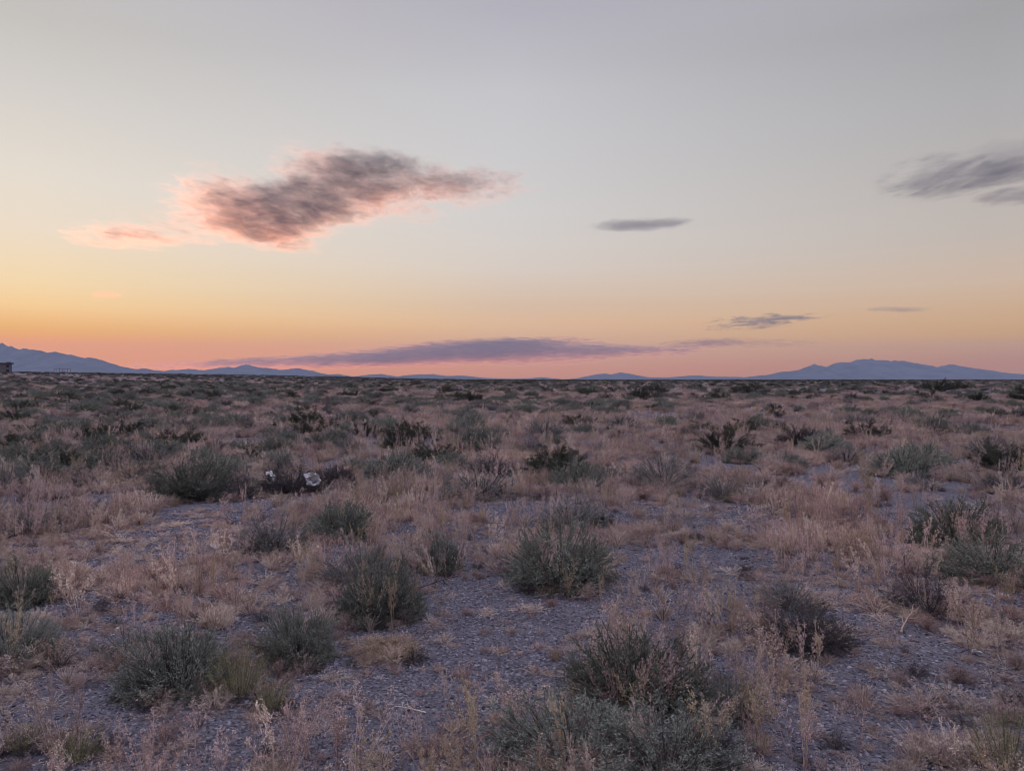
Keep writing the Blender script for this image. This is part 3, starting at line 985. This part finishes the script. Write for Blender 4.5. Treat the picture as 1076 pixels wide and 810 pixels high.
GROUPS = {
    'sage': ('small green desert shrub out on the plain among many like it', 'green shrubs on the plain'),
    'grey': ('small grey green desert shrub out on the plain among many like it', 'grey shrubs on the plain'),
    'dead': ('small leafless brown grey shrub out on the plain among many like it', 'leafless shrubs on the plain'),
    'dark': ('small blackish bush out on the plain among many like it', 'blackish bushes on the plain'),
}
placed = 0
tries = 0
while placed < 228 and tries < 20000:
    tries += 1
    py = HOR + (12 + 34 * rngp.random() if placed < 115 else 44 + 74 * rngp.random())
    px = -20 + 1116 * rngp.random()
    x, y, z = ground_at(px, py)
    if y > 105 or y < 10.5:
        continue
    # the left of the plain is greener and denser than the right
    dens = 0.98 - 0.75 * sstep(250, 700, px)
    if rngp.random() > dens:
        continue
    k = rngp.choice(['sage', 'grey', 'dead', 'dark'], p=[0.38, 0.28, 0.14, 0.20])
    w = rngp.uniform(0.5, 1.15) * (1.15 if k == 'dark' else 1.0)
    if not clear_of(x, y, w * 0.5):
        continue
    lab, grp = GROUPS[k]
    shrub(k, int(rngp.integers(0, 4)), x, y, z, w, w * rngp.uniform(0.36, 0.52), rngp.uniform(0, 6.28), lab, group=grp)
    placed += 1

# ------------------------------------------------------------------ stuff: scattered with geometry nodes over points
def scatter(name, protos, P, rot, scl, idx):
    """one object of countless small plants or stones"""
    coll = bpy.data.collections.new(name + '_kinds')
    for i, me in enumerate(protos):
        o = bpy.data.objects.new('%s_kind_%02d' % (name, i), me)
        coll.objects.link(o)
    me = bpy.data.meshes.new(name)
    me.vertices.add(len(P))
    me.vertices.foreach_set('co', np.asarray(P, np.float32).ravel())
    for an, tp, dom, val, key in (('rot', 'FLOAT_VECTOR', 'POINT', rot, 'vector'), ('scl', 'FLOAT_VECTOR', 'POINT', scl, 'vector'), ('idx', 'INT', 'POINT', idx, 'value')):
        a = me.attributes.new(an, tp, dom)
        a.data.foreach_set(key, np.asarray(val, np.float32 if tp != 'INT' else np.int32).ravel())
    ob = link(name, me)
    ng = bpy.data.node_groups.new(name + '_scatter', 'GeometryNodeTree')
    ng.interface.new_socket('Geometry', in_out='INPUT', socket_type='NodeSocketGeometry')
    ng.interface.new_socket('Geometry', in_out='OUTPUT', socket_type='NodeSocketGeometry')
    G = NT(ng)
    gi, go = G.n('NodeGroupInput'), G.n('NodeGroupOutput')
    ci = G.n('GeometryNodeCollectionInfo')
    ci.inputs['Collection'].default_value = coll
    ci.inputs['Separate Children'].default_value = True
    ci.inputs['Reset Children'].default_value = True
    iop = G.n('GeometryNodeInstanceOnPoints')

    def attr(nm, dt):
        nd = G.n('GeometryNodeInputNamedAttribute', data_type=dt)
        nd.inputs['Name'].default_value = nm
        return nd.outputs['Attribute']
    e2r = G.n('FunctionNodeEulerToRotation')
    G.put(e2r.inputs[0], attr('rot', 'FLOAT_VECTOR'))
    G.put(iop.inputs['Points'], gi.outputs[0])
    G.put(iop.inputs['Instance'], ci.outputs[0])
    iop.inputs['Pick Instance'].default_value = True
    G.put(iop.inputs['Instance Index'], attr('idx', 'INT'))
    G.put(iop.inputs['Rotation'], e2r.outputs[0])
    G.put(iop.inputs['Scale'], attr('scl', 'FLOAT_VECTOR'))
    ng.links.new(iop.outputs[0], go.inputs[0])
    md = ob.modifiers.new('scatter', 'NODES')
    md.node_group = ng
    return tag(ob, kind='stuff')


def wedge(n, r0, r1, rng, half=44, power=2.0):
    """points in the sector in front of the camera, a bit wider than the view; power 2 = even in area"""
    r = (r0 ** power + (r1 ** power - r0 ** power) * rng.random(n)) ** (1 / power)
    a = R(half) * (2 * rng.random(n) - 1)
    return r * np.sin(a), r * np.cos(a)


# patches of bare gravel seen in the photograph (px, py, half width, half height)
BARE = [(470, 705, 130, 75), (660, 640, 110, 30), (100, 745, 100, 22), (230, 760, 110, 22), (930, 690, 90, 45), (880, 640, 60, 22), (745, 545, 80, 16), (140, 590, 60, 16),
        (235, 540, 70, 14), (520, 690, 110, 90), (700, 590, 80, 16), (960, 545, 60, 10), (640, 548, 60, 10), (760, 640, 60, 20), (20, 425, 40, 6), (110, 425, 30, 3), (365, 421, 28, 3),
        (900, 760, 100, 30), (560, 540, 60, 10), (160, 570, 60, 14)]
BX = []
for (px, py, hw, hh) in BARE:
    x, y, z = ground_at(px, py)
    y0, y1 = ground_at(px, min(py + hh, 809))[1], ground_at(px, max(py - hh, HOR + 6))[1]
    BX.append((x, (y0 + y1) / 2, 1.15 * hw / FPX * y, 1.15 * max(0.25, (y1 - y0) / 2)))


def bareness(x, y):
    b = np.zeros_like(x)
    for (bx, by, rx, ry) in BX:
        q = ((x - bx) / rx) ** 2 + ((y - by) / ry) ** 2
        b = np.maximum(b, 1 - sstep(0.45, 1.35, q + 0.5 * vnoise(x * 2.2, y * 2.2, 31)))
    return b


def keep(x, y, rng, clump=1.0, seed=0, floor=0.12, bare_w=0.90):
    f = np.clip(0.5 + 1.5 * (vnoise(x * 1.1, y * 1.1, 41 + seed) + 0.7 * vnoise(x * 3.1, y * 3.1, 42 + seed) + 0.6 * vnoise(x * 0.35, y * 0.35, 43 + seed)), 0, 1)
    f = floor + (1 - floor) * f ** clump
    f = f * (1 - bare_w * bareness(x, y))
    return rng.random(len(x)) < f


def put_points(x, y, rng, smin, smax, kinds, sink=0.0, squash=(0.8, 1.2), tilt=0.12, fs=None):
    n = len(x)
    s = (smin + (smax - smin) * rng.random(n) ** 1.4) * (fs if fs is not None else 1.0)
    P = np.stack([x, y, height(x, y) - sink], -1)
    rot = np.stack([tilt * rng.normal(size=n), tilt * rng.normal(size=n), rng.random(n) * 2 * math.pi], -1)
    wide = s * (squash[0] + (squash[1] - squash[0]) * rng.random(n))
    return P, rot, np.stack([wide, wide, s], -1), rng.choice(kinds, size=n)


def cat(*sets):
    return [np.concatenate([s[i] for s in sets]) for i in range(4)]


# dry grass and weeds
g_protos = [puff(200, mat=None) if False else puff(200).mesh('tuft', M_STRAW), puff(201, width=1.1, flat=0.9).mesh('tuft', M_PINK), puff(202, n=60, width=0.6).mesh('tuft', M_PINK),
            puff(203, n=36, width=1.4, flat=1.1).mesh('tuft', M_STRAW), blades(204).mesh('tuft', M_STRAW), blades(205, 50, 0.7).mesh('tuft', M_GOLD),
            weed(210, 4).mesh('tuft', M_PINK), weed(211, 6, spread=0.4).mesh('tuft', M_STRAW), weed(212, 3, heads=22).mesh('tuft', M_GOLD), weed(213, 7, spread=0.5, heads=12).mesh('tuft', M_PINK),
            twiggy(214, H=0.5, n=26, leaf=0.0, r=0.006)[1].mesh('tuft', M_DEAD)]
rg = np.random.default_rng(5)
sets = []
x, y = wedge(10000, 1.9, 10, rg)                      # crumbs of chaff lying about
k = keep(x, y, rg, 0.8, 9, floor=0.2, bare_w=0.72)
sets.append(put_points(x[k], y[k], rg, 0.02, 0.07, [0, 1, 3, 3, 1], squash=(1.2, 2.2)))
x, y = wedge(7500, 1.9, 9, rg)                        # near cushions of chaff
k = keep(x, y, rg, 2.6, 0, floor=0.04)
sets.append(put_points(x[k], y[k], rg, 0.05, 0.16, [0, 1, 1, 2, 3, 3, 4], squash=(0.9, 1.7)))
x, y = wedge(3600, 1.9, 10, rg)                       # near tall weeds
k = keep(x, y, rg, 2.2, 3, floor=0.05)
sets.append(put_points(x[k], y[k], rg, 0.14, 0.42, [6, 7, 8, 9, 9, 6], squash=(0.7, 1.1)))
hx, hy = [], []
for (sx, sy, sr) in SHRUB_XY:
    if sy < 16:
        nn = int(26 * sr / 0.4)
        aa, q = rg.random(nn) * 6.283, sr * (0.55 + 0.55 * rg.random(nn))
        hx.append(sx + q * np.cos(aa))
        hy.append(sy + q * np.sin(aa))
hx, hy = np.concatenate(hx), np.concatenate(hy)
sets.append(put_points(hx, hy, rg, 0.03, 0.13, [10, 10, 0, 3, 1], squash=(1.0, 1.9)))
x, y = wedge(700, 1.9, 12, rg)                        # small dark dead mats
k = keep(x, y, rg, 1.0, 6, bare_w=0.3)
sets.append(put_points(x[k], y[k], rg, 0.06, 0.16, [10], squash=(1.0, 1.8)))
x, y = wedge(15500, 9, 28, rg)
k = keep(x, y, rg, 1.9, 0, floor=0.08, bare_w=0.9)
sets.append(put_points(x[k], y[k], rg, 0.10, 0.24, [0, 1, 2, 2, 3, 4, 5], squash=(0.9, 1.6)))
x, y = wedge(9500, 9, 30, rg)
k = keep(x, y, rg, 2.0, 3, floor=0.08, bare_w=0.95)
sets.append(put_points(x[k], y[k], rg, 0.20, 0.46, [6, 7, 8, 9, 9, 6], squash=(0.7, 1.2)))
x, y = wedge(30000, 27, 85, rg)
k = keep(x, y, rg, 1.3, 0, floor=0.15, bare_w=0.8)
sets.append(put_points(x[k], y[k], rg, 0.14, 0.36, [0, 1, 1, 2, 2, 3, 5], squash=(1.0, 2.0)))
x, y = wedge(13000, 80, 330, rg, half=42)
k = keep(x, y, rg, 0.8, 0, floor=0.2, bare_w=0.0)
sets.append(put_points(x[k], y[k], rg, 0.3, 0.55, [0, 1, 2, 3], squash=(1.5, 3.0)))
scatter('dry_grass', g_protos, *cat(*sets))

# gravel
def stone(seed):
    rng = np.random.default_rng(seed)
    bm = bmesh.new()
    bmesh.ops.create_icosphere(bm, subdivisions=2, radius=0.5)
    ax = rng.uniform(0.6, 1.0, 3) * np.array([1.1, 0.9, 0.6])
    pl = unit(rng.normal(size=(7, 3)))
    off = rng.uniform(0.28, 0.42, 7)
    for v in bm.verts:
        p = np.array(v.co)
        for q, o_ in zip(pl, off):
            e = p @ q - o_
            if e > 0:
                p = p - q * e
        v.co = p * ax
    me = bpy.data.meshes.new('stone')
    bm.to_mesh(me)
    bm.free()
    me.materials.append(M_STONE)
    return me


M_STONE, N = new_mat('desert_stone')
oi = N.n('ShaderNodeObjectInfo')
tcs = N.n('ShaderNodeTexCoord')
c = N.ramp(oi.outputs['Random'], [(0.0, (0.07, 0.066, 0.085)), (0.4, (0.145, 0.138, 0.168)), (0.75, (0.225, 0.213, 0.25)), (0.93, (0.28, 0.265, 0.30)), (1.0, (0.38, 0.36, 0.39))])
c = N.vmath('SCALE', c, scale=1.16)
c = N.mix(N.maprange(N.noise(tcs.outputs['Object'], 3.0, 4), 0.35, 0.7, 0.0, 0.5), c, (0.13, 0.112, 0.125, 1))
b = N.n('ShaderNodeBsdfPrincipled')
N.put(b.inputs['Base Color'], c)
b.inputs['Roughness'].default_value = 0.9
b.inputs['Specular IOR Level'].default_value = 0.2
o = N.n('ShaderNodeOutputMaterial')
M_STONE.node_tree.links.new(b.outputs[0], o.inputs[0])
stones = [stone(300 + i) for i in range(5)]
rs = np.random.default_rng(8)
x, y = wedge(230000, 1.9, 10, rs)
f = 0.45 + 0.55 * np.clip(0.5 + 1.6 * vnoise(x * 0.9, y * 0.9, 61), 0, 1)
k = rs.random(len(x)) < f
s1 = put_points(x[k], y[k], rs, 0.007, 0.025, [0, 1, 2, 3, 4], sink=-0.002, squash=(0.9, 1.5), tilt=0.5)
x, y = wedge(40000, 9, 22, rs)
k = (rs.random(len(x)) < 0.35 + 0.65 * bareness(x, y))
s2 = put_points(x[k], y[k], rs, 0.015, 0.05, [0, 1, 2, 3, 4], sink=0.0, squash=(0.9, 1.5), tilt=0.4)
scatter('gravel', stones, *cat(s1, s2))

# countless shrubs from the middle distance to the horizon
far_protos = []


def merged(kind, var):
    """foliage and stems of one shrub as a single far-off mesh"""
    f_, w_ = KIND[kind][var]
    bm = bmesh.new()
    bm.from_mesh(f_)
    nf = len(bm.faces)
    bm.from_mesh(w_)
    bm.faces.ensure_lookup_table()
    for i in range(nf, len(bm.faces)):
        bm.faces[i].material_index = 1
    me = bpy.data.meshes.new('far_shrub')
    bm.to_mesh(me)
    bm.free()
    me.materials.append(f_.materials[0])
    me.materials.append(w_.materials[0])
    return me


for kd, v in (('sage', 0), ('sage', 2), ('grey', 0), ('grey', 1), ('dead', 0), ('dark', 0), ('dark', 1)):
    far_protos.append(merged(kd, v))
rf = np.random.default_rng(9)
sets = []
x, y = wedge(1400, 20, 60, rf)
k = rf.random(len(x)) < (1.0 - 0.78 * sstep(-0.45, 0.30, x / y)) * (0.4 + 0.6 * (vnoise(x * 0.12, y * 0.12, 70) > -0.05))
sets.append(put_points(x[k], y[k], rf, 0.35, 0.8, [0, 1, 2, 3, 4, 5, 1, 0], squash=(1.3, 1.9), tilt=0.05))
x, y = wedge(5600, 55, 180, rf)
k = rf.random(len(x)) < (0.95 - 0.45 * sstep(-0.45, 0.35, x / y)) * (0.35 + 0.65 * (vnoise(x * 0.06, y * 0.06, 71) > -0.08))
sets.append(put_points(x[k], y[k], rf, 0.5, 1.15, [0, 1, 5, 3, 4, 5, 6, 1], squash=(1.0, 1.5), tilt=0.05))
x, y = wedge(12000, 160, 700, rf, half=42, power=1.6)
k = rf.random(len(x)) < 0.55 + 0.45 * (vnoise(x * 0.02, y * 0.02, 72) > -0.1)
sets.append(put_points(x[k], y[k], rf, 0.8, 1.5, [0, 2, 4, 5, 6, 3, 6], squash=(1.1, 1.9), tilt=0.03))
x, y = wedge(8000, 600, 2600, rf, half=42, power=1.3)
sets.append(put_points(x, y, rf, 1.0, 1.7, [5, 6, 5, 2], squash=(2.0, 4.0), tilt=0.03))
ps = cat(*sets)
ok = np.ones(len(ps[0]), bool)
for (sx, sy, sr) in SHRUB_XY:
    ok &= ((ps[0][:, 0] - sx) ** 2 + (ps[0][:, 1] - sy) ** 2) > (sr * 1.2 + 0.3) ** 2
scatter('distant_scrub', far_protos, *[a[ok] for a in ps])

# ------------------------------------------------------------------ single tall dry weeds that stand out
WEED_MESH = [weed(400 + i, stems=4 + i % 4, spread=0.22 + 0.06 * (i % 3), heads=20, head=0.016).mesh('dry_weed', [M_STRAW, M_GOLD, M_PINK][i % 3]) for i in range(6)]


def weed_at(px, by, hpx, label, var=0, wide=1.0):
    x, y, z = ground_at(px, by)
    o = link('dry_weed', WEED_MESH[var], loc=(x, y, z - 0.005))
    h = hpx / FPX * y / 0.85
    o.scale = (h * wide, h * wide, h)
    o.rotation_euler = (0, 0, px * 0.37)
    return tag(o, label, 'weed', 'dry weeds standing above the rest')


for a in [
    (270, 553, 36, 'pale cream dry weed with seed heads, below the plastic bags', 0, 1.2),
    (232, 596, 36, 'bushy pale straw weed beside the white U shaped scrap', 0, 1.6),
    (318, 607, 40, 'thin tall straw weed in front of the dark bluish grey shrub', 3, 1.2),
    (388, 664, 62, 'golden seeded weed at the left front of the weed wrapped shrub', 1, 0.9),
    (412, 668, 70, 'golden seeded weed rising through the middle of the weed wrapped shrub', 4, 0.8),
    (436, 650, 60, 'golden seeded weed at the right side of the weed wrapped shrub', 1, 0.7),
    (597, 632, 40, 'slender weed with yellow tips at the front foot of the broad central dome', 1, 0.7),
    (632, 640, 42, 'slender weed at the right front of the broad central dome', 4, 0.7),
    (668, 655, 52, 'lone straw weed on gravel between the central dome and the large dark dome', 3, 0.9),
    (655, 688, 48, 'feathery pink weed just behind the large dark dome', 2, 1.3),
    (818, 706, 46, 'golden weed at the left front of the charcoal twiggy shrub', 1, 1.1),
    (860, 704, 44, 'golden weed at the right front of the charcoal twiggy shrub', 4, 1.1),
    (806, 800, 92, 'tall leaning reddish gold weed stalk near the bottom, right of the pale sprig shrub', 1, 0.8),
    (850, 796, 86, 'tall gold weed with round yellow seed heads near the bottom right of centre', 4, 0.9),
    (468, 745, 40, 'small pale weed tuft on the gravel at lower centre', 0, 0.9),
    (540, 772, 60, 'feathery straw weed left of the shrubs at the bottom edge', 3, 1.4),
    (912, 545, 62, 'stand of pale gold weed behind the rusty brown dry bush', 4, 1.1),
    (80, 655, 58, 'straw weed right of the dark green bush at the left edge', 3, 1.2),
    (935, 700, 44, 'straw weed beside the pale crumpled scrap at right', 0, 1.6),
    (1012, 668, 50, 'straw weed between the grey skeleton shrub and the little olive one', 3, 1.1),
]:
    weed_at(*a)


# ------------------------------------------------------------------ fallen branches
def branch(px, by, lpx, label, seed, mat, rot, thick=0.006):
    rng = np.random.default_rng(seed)
    x, y, z = ground_at(px, by)
    L = lpx / FPX * y
    P = Plant()
    p = curve(np.zeros((1, 3)) + UP * (thick + 0.002), np.array([[1.0, 0, 0.12]]), np.array([L]), np.array([0, 0, -0.15]), 8, rng, 0.09)
    p = p - np.array([L / 2, 0, 0])
    p[..., 2] = np.maximum(p[..., 2], thick * 0.7)
    P.stems(p, thick, thick * 0.35, np.array([0.8]))
    m = 7
    tp, td = along(np.repeat(p, m, 0), 0.2 + 0.75 * rng.random(m))
    q = curve(tp, td + rng.normal(size=(m, 3)) * 0.6 + UP * 0.15, L * (0.12 + 0.25 * rng.random(m)), -UP * 0.3, 4, rng, 0.12)
    q[..., 2] = np.maximum(q[..., 2], 0.003)
    P.stems(q, thick * 0.5, thick * 0.2, 0.6 + 0.4 * rng.random(m))
    o = link('fallen_branch', P.mesh('fallen_branch', mat), loc=(x, y, z))
    o.rotation_euler = (0, 0, R(rot))
    return tag(o, label, 'branch')


branch(432, 752, 34, 'pale dry twig lying on the open gravel at lower centre', 1, M_STRAW, 160, 0.004)
branch(455, 622, 60, 'dark dead branch lying left of the broad central dome', 2, M_DEAD, 15, 0.010)
branch(965, 602, 46, 'bleached branch leaning below the dark green rounded shrub at right', 3, M_STRAW, 120, 0.008)
branch(950, 660, 56, 'pale bare branch on the left side of the grey skeleton shrub', 4, M_STRAW, 60, 0.009)

# ------------------------------------------------------------------ litter
m_film, N = new_mat('white_plastic_film')
b = N.n('ShaderNodeBsdfPrincipled')
b.inputs['Base Color'].default_value = (0.80, 0.79, 0.80, 1)
b.inputs['Roughness'].default_value = 0.4
o = N.n('ShaderNodeOutputMaterial')
tr = N.n('ShaderNodeBsdfTranslucent')
tr.inputs[0].default_value = (0.8, 0.8, 0.8, 1)
ms = N.n('ShaderNodeMixShader')
ms.inputs[0].default_value = 0.3
m_film.node_tree.links.new(b.outputs[0], ms.inputs[1])
m_film.node_tree.links.new(tr.outputs[0], ms.inputs[2])
m_film.node_tree.links.new(ms.outputs[0], o.inputs[0])


def crumple(name, seed, size, open_=0.5, flat=1.0, folds=5):
    """thin crushed bag: a wrinkled pouch with an open mouth, given real thickness"""
    n, mm = 30, 40
    t = np.linspace(0.02, 1, n)[:, None]
    a = np.linspace(0, 2 * math.pi, mm, endpoint=False)[None, :]
    wr = (vnoise(a * 2.0 + seed, t * 5 + a * 0, seed) * 1.5 + vnoise(a * 5.0 + seed, t * 9 + a * 0, seed + 1) * 0.9)
    wr = wr * np.sin(a * 0.5) ** 0.3
    rad = np.sin(np.clip(t, 0, 1) * math.pi * (1 - 0.5 * open_)) ** 0.7 * (1 + 0.75 * wr)
    zz = (t - 0.5) * 1.3 + 0.35 * vnoise(a * 3 + 9, t * 6 + a * 0, seed + 2)
    X, Y, Z = rad * np.cos(a) * 0.6, rad * np.sin(a) * 0.45 * flat, zz + 0 * a
    X = X + 0.3 * vnoise(Z * 2 + 3, Z * 0 + seed, seed + 4)
    V = np.stack([X, Y, Z], -1).reshape(-1, 3) * size
    i = np.arange(n - 1)[:, None] * mm
    j = np.arange(mm)[None, :]
    j2 = (j + 1) % mm
    F = np.stack([i + j, i + j2, i + mm + j2, i + mm + j], -1).reshape(-1, 4)
    me = mesh_np(name, V, [F], m_film)
    return me


def litter(name, px, py, size, seed, label, cat_, rot, lift=0.0, **kw):
    """py = row of the middle of the piece; lift = metres above the ground, for pieces caught in a bush"""
    dx, dy, dz = ray(px, py)
    x, y, z = ground_at(px, py + 1)
    if lift > 0:
        x, y, z = ground_at(px, py + lift * FPX / y)
    me = crumple(name, seed, size, **kw)
    o = link(name, me, loc=(x, y, z + lift + size * 0.18))
    o.rotation_euler = rot
    md = o.modifiers.new('thickness', 'SOLIDIFY')
    md.thickness = 0.0015
    return tag(o, label, cat_)


litter('plastic_bag', 326, 508, 0.155, 5, 'torn white plastic bag snagged on the dark dead shrub, the brighter of two', 'plastic bag', (R(65), R(25), R(20)), lift=0.17, open_=0.7)
litter('plastic_bag', 285, 506, 0.12, 6, 'dull white plastic bag half hidden in the dark dead shrub, left of the bright one', 'plastic bag', (R(80), R(60), R(-20)), lift=0.19, open_=0.6)
litter('plastic_scrap', 124, 663, 0.035, 7, 'white crumpled scrap in dry grass above the low olive green shrub', 'litter', (R(20), R(15), R(40)))
litter('plastic_scrap', 116, 669, 0.028, 8, 'thin dull strip of plastic trailing left of the white crumpled scrap', 'litter', (R(80), R(10), R(70)), flat=0.4)
litter('paper_scrap', 1027, 688, 0.045, 9, 'pale crumpled scrap among dry weeds at right', 'litter', (R(75), R(30), R(10)), flat=0.6)

# folded card, U shaped from the front
x, y, z = ground_at(226, 577)
bm = bmesh.new()
prof = [(-0.045, 0.035), (-0.026, 0.006), (0.0, 0.0), (0.024, 0.005), (0.05, 0.032)]
rows = []
for (px_, pz_) in prof:
    rows.append([bm.verts.new((px_, yy, pz_ + 0.004 * math.sin(yy * 90 + px_ * 50))) for yy in np.linspace(-0.03, 0.03, 5)])
for r_a, r_b in zip(rows, rows[1:]):
    for k in range(4):
        bm.faces.new((r_a[k], r_a[k + 1], r_b[k + 1], r_b[k]))
me = bpy.data.meshes.new('paper_scrap')
bm.to_mesh(me)
bm.free()
me.materials.append(m_film)
o = link('paper_scrap', me, loc=(x, y, z + 0.012))
o.rotation_euler = (R(18), 0, R(8))
o.modifiers.new('thickness', 'SOLIDIFY').thickness = 0.0015
tag(o, 'white U shaped folded scrap beside the bushy pale straw weed', 'litter')

# ------------------------------------------------------------------ stake, far fence and the house at the left edge


def boxes(name, bl, mat, parent=None, bevel=0.0):
    bm = bmesh.new()
    for (x0, x1, y0, y1, z0, z1) in bl:
        bmesh.ops.create_cube(bm, size=1.0, matrix=Matrix.Translation(((x0 + x1) / 2, (y0 + y1) / 2, (z0 + z1) / 2)) @ Matrix.Diagonal((x1 - x0, y1 - y0, z1 - z0, 1)))
    if bevel:
        bmesh.ops.bevel(bm, geom=bm.edges[:], offset=bevel, segments=1, affect='EDGES')
    me = bpy.data.meshes.new(name)
    bm.to_mesh(me)
    bm.free()
    me.materials.append(mat)
    return link(name, me, parent)


def flat_mat(name, c, rough=0.85, var=0.25, scale=2.0):
    m, N = new_mat(name)
    tcn = N.n('ShaderNodeTexCoord')
    f = N.noise(tcn.outputs['Object'], scale, 5, 0.65)
    cc = N.mix(N.maprange(f, 0.3, 0.7), tuple(v * (1 - var) for v in c) + (1,), tuple(min(1, v * (1 + var)) for v in c) + (1,))
    b = N.n('ShaderNodeBsdfPrincipled')
    N.put(b.inputs['Base Color'], cc)
    b.inputs['Roughness'].default_value = rough
    o = N.n('ShaderNodeOutputMaterial')
    m.node_tree.links.new(b.outputs[0], o.inputs[0])
    return m


M_WOOD = flat_mat('weathered_wood', (0.22, 0.20, 0.18), scale=14)
x, y, z = ground_at(70, 437)
st = boxes('stake', [(-0.028, 0.028, -0.012, 0.012, -0.1, 0.88), (-0.034, 0.034, -0.014, 0.014, 0.80, 0.86)], M_WOOD, bevel=0.003)
st.location = (x, y, z)
st.rotation_euler = (0, R(1.5), 0.1)
tag(st, 'thin grey stake standing upright in the scrub at left', 'stake')

M_WALL = flat_mat('stucco_wall', (0.15, 0.13, 0.125), scale=0.8, var=0.12)
M_ROOF = flat_mat('dark_roof', (0.06, 0.052, 0.055), scale=1.5)
M_GLASS = flat_mat('dark_pane', (0.02, 0.02, 0.024), rough=0.15, var=0.1)
M_FRAME = flat_mat('window_frame', (0.12, 0.105, 0.10))
HD = 330.0
hx1 = (12.6 - 538) / FPX * HD
hz = float(height(hx1 - 4, HD)) - 0.2
house = bpy.data.objects.new('house', None)
COL.objects.link(house)
house.location = (hx1, HD, hz)
house.rotation_euler = (0, 0, R(33.4))
tag(house, 'two storey brown house with flat overhanging roof, cut by the left edge', 'house')
TOP = CZ + (HOR - 382.2) / FPX * HD - hz
FL = TOP / 2
LEN, DEP = 15.0, 9.0
# openings of the front wall: (x centre, width, z0, z1)
OPEN = [(-1.6, 1.35, 0.35, FL - 0.55), (-1.6, 1.35, FL + 0.35, TOP - 0.5), (-5.6, 2.6, 0.25, FL - 0.5), (-5.6, 2.6, FL + 0.4, TOP - 0.55), (-10.5, 1.5, FL + 0.45, TOP - 0.55), (-10.5, 1.5, 0.8, FL - 0.5)]
xs = sorted({0.0, -LEN} | {c_ - w_ / 2 for c_, w_, _, _ in OPEN} | {c_ + w_ / 2 for c_, w_, _, _ in OPEN})
bl = []
for xa, xb in zip(xs, xs[1:]):
    holes = sorted((z0, z1) for c_, w_, z0, z1 in OPEN if c_ - w_ / 2 <= (xa + xb) / 2 <= c_ + w_ / 2)
    zc = 0.0
    for z0, z1 in holes:
        bl.append((xa, xb, 0, 0.3, zc, z0))
        zc = z1
    bl.append((xa, xb, 0, 0.3, zc, TOP))
bl += [(-LEN, 0, DEP - 0.3, DEP, 0, TOP), (-LEN, -LEN + 0.3, 0.3, DEP - 0.3, 0, TOP), (-0.3, 0, 0.3, DEP - 0.3, 0, TOP)]
boxes('wall', bl, M_WALL, house)
boxes('floor_band', [(-LEN - 0.05, 0.05, -0.12, -0.002, FL - 0.18, FL + 0.05)], M_FRAME, house)
roof = boxes('roof', [(-LEN - 0.6, 0.65, -0.7, DEP + 0.6, TOP + 0.002, TOP + 0.38)], M_ROOF, house)
boxes('parapet', [(-2.0, -0.25, 0.2, 2.4, TOP + 0.384, TOP + 0.75)], M_ROOF, roof)
for c_, w_, z0, z1 in OPEN:
    fr = boxes('window', [(c_ - w_ / 2, c_ - w_ / 2 + 0.08, 0.12, 0.2, z0, z1), (c_ + w_ / 2 - 0.08, c_ + w_ / 2, 0.12, 0.2, z0, z1),
                          (c_ - w_ / 2 + 0.08, c_ + w_ / 2 - 0.08, 0.12, 0.2, z1 - 0.08, z1), (c_ - w_ / 2 + 0.08, c_ + w_ / 2 - 0.08, 0.12, 0.2, z0, z0 + 0.08)], M_FRAME, house)
    boxes('pane', [(c_ - w_ / 2 + 0.08, c_ + w_ / 2 - 0.08, 0.15, 0.17, z0 + 0.08, z1 - 0.08)], M_GLASS, fr)

fence = bpy.data.objects.new('fence', None)
COL.objects.link(fence)
fx0, fx1, FD = (57 - 538) / FPX * 345.0, (74 - 538) / FPX * 345.0, 345.0
fence.location = (fx0, FD, float(height(fx0, FD)))
tag(fence, 'short line of thin fence posts with a rail far off, right of the house', 'fence')
for k in range(7):
    xx = (fx1 - fx0) * k / 6
    zz = float(height(fx0 + xx, FD)) - fence.location.z
    boxes('post', [(xx - 0.07, xx + 0.07, -0.07, 0.07, zz - 0.3, zz + 2.6)], M_WOOD, fence)
boxes('rail', [(0, fx1 - fx0, -0.12, -0.072, 2.0, 2.12)], M_WOOD, fence)
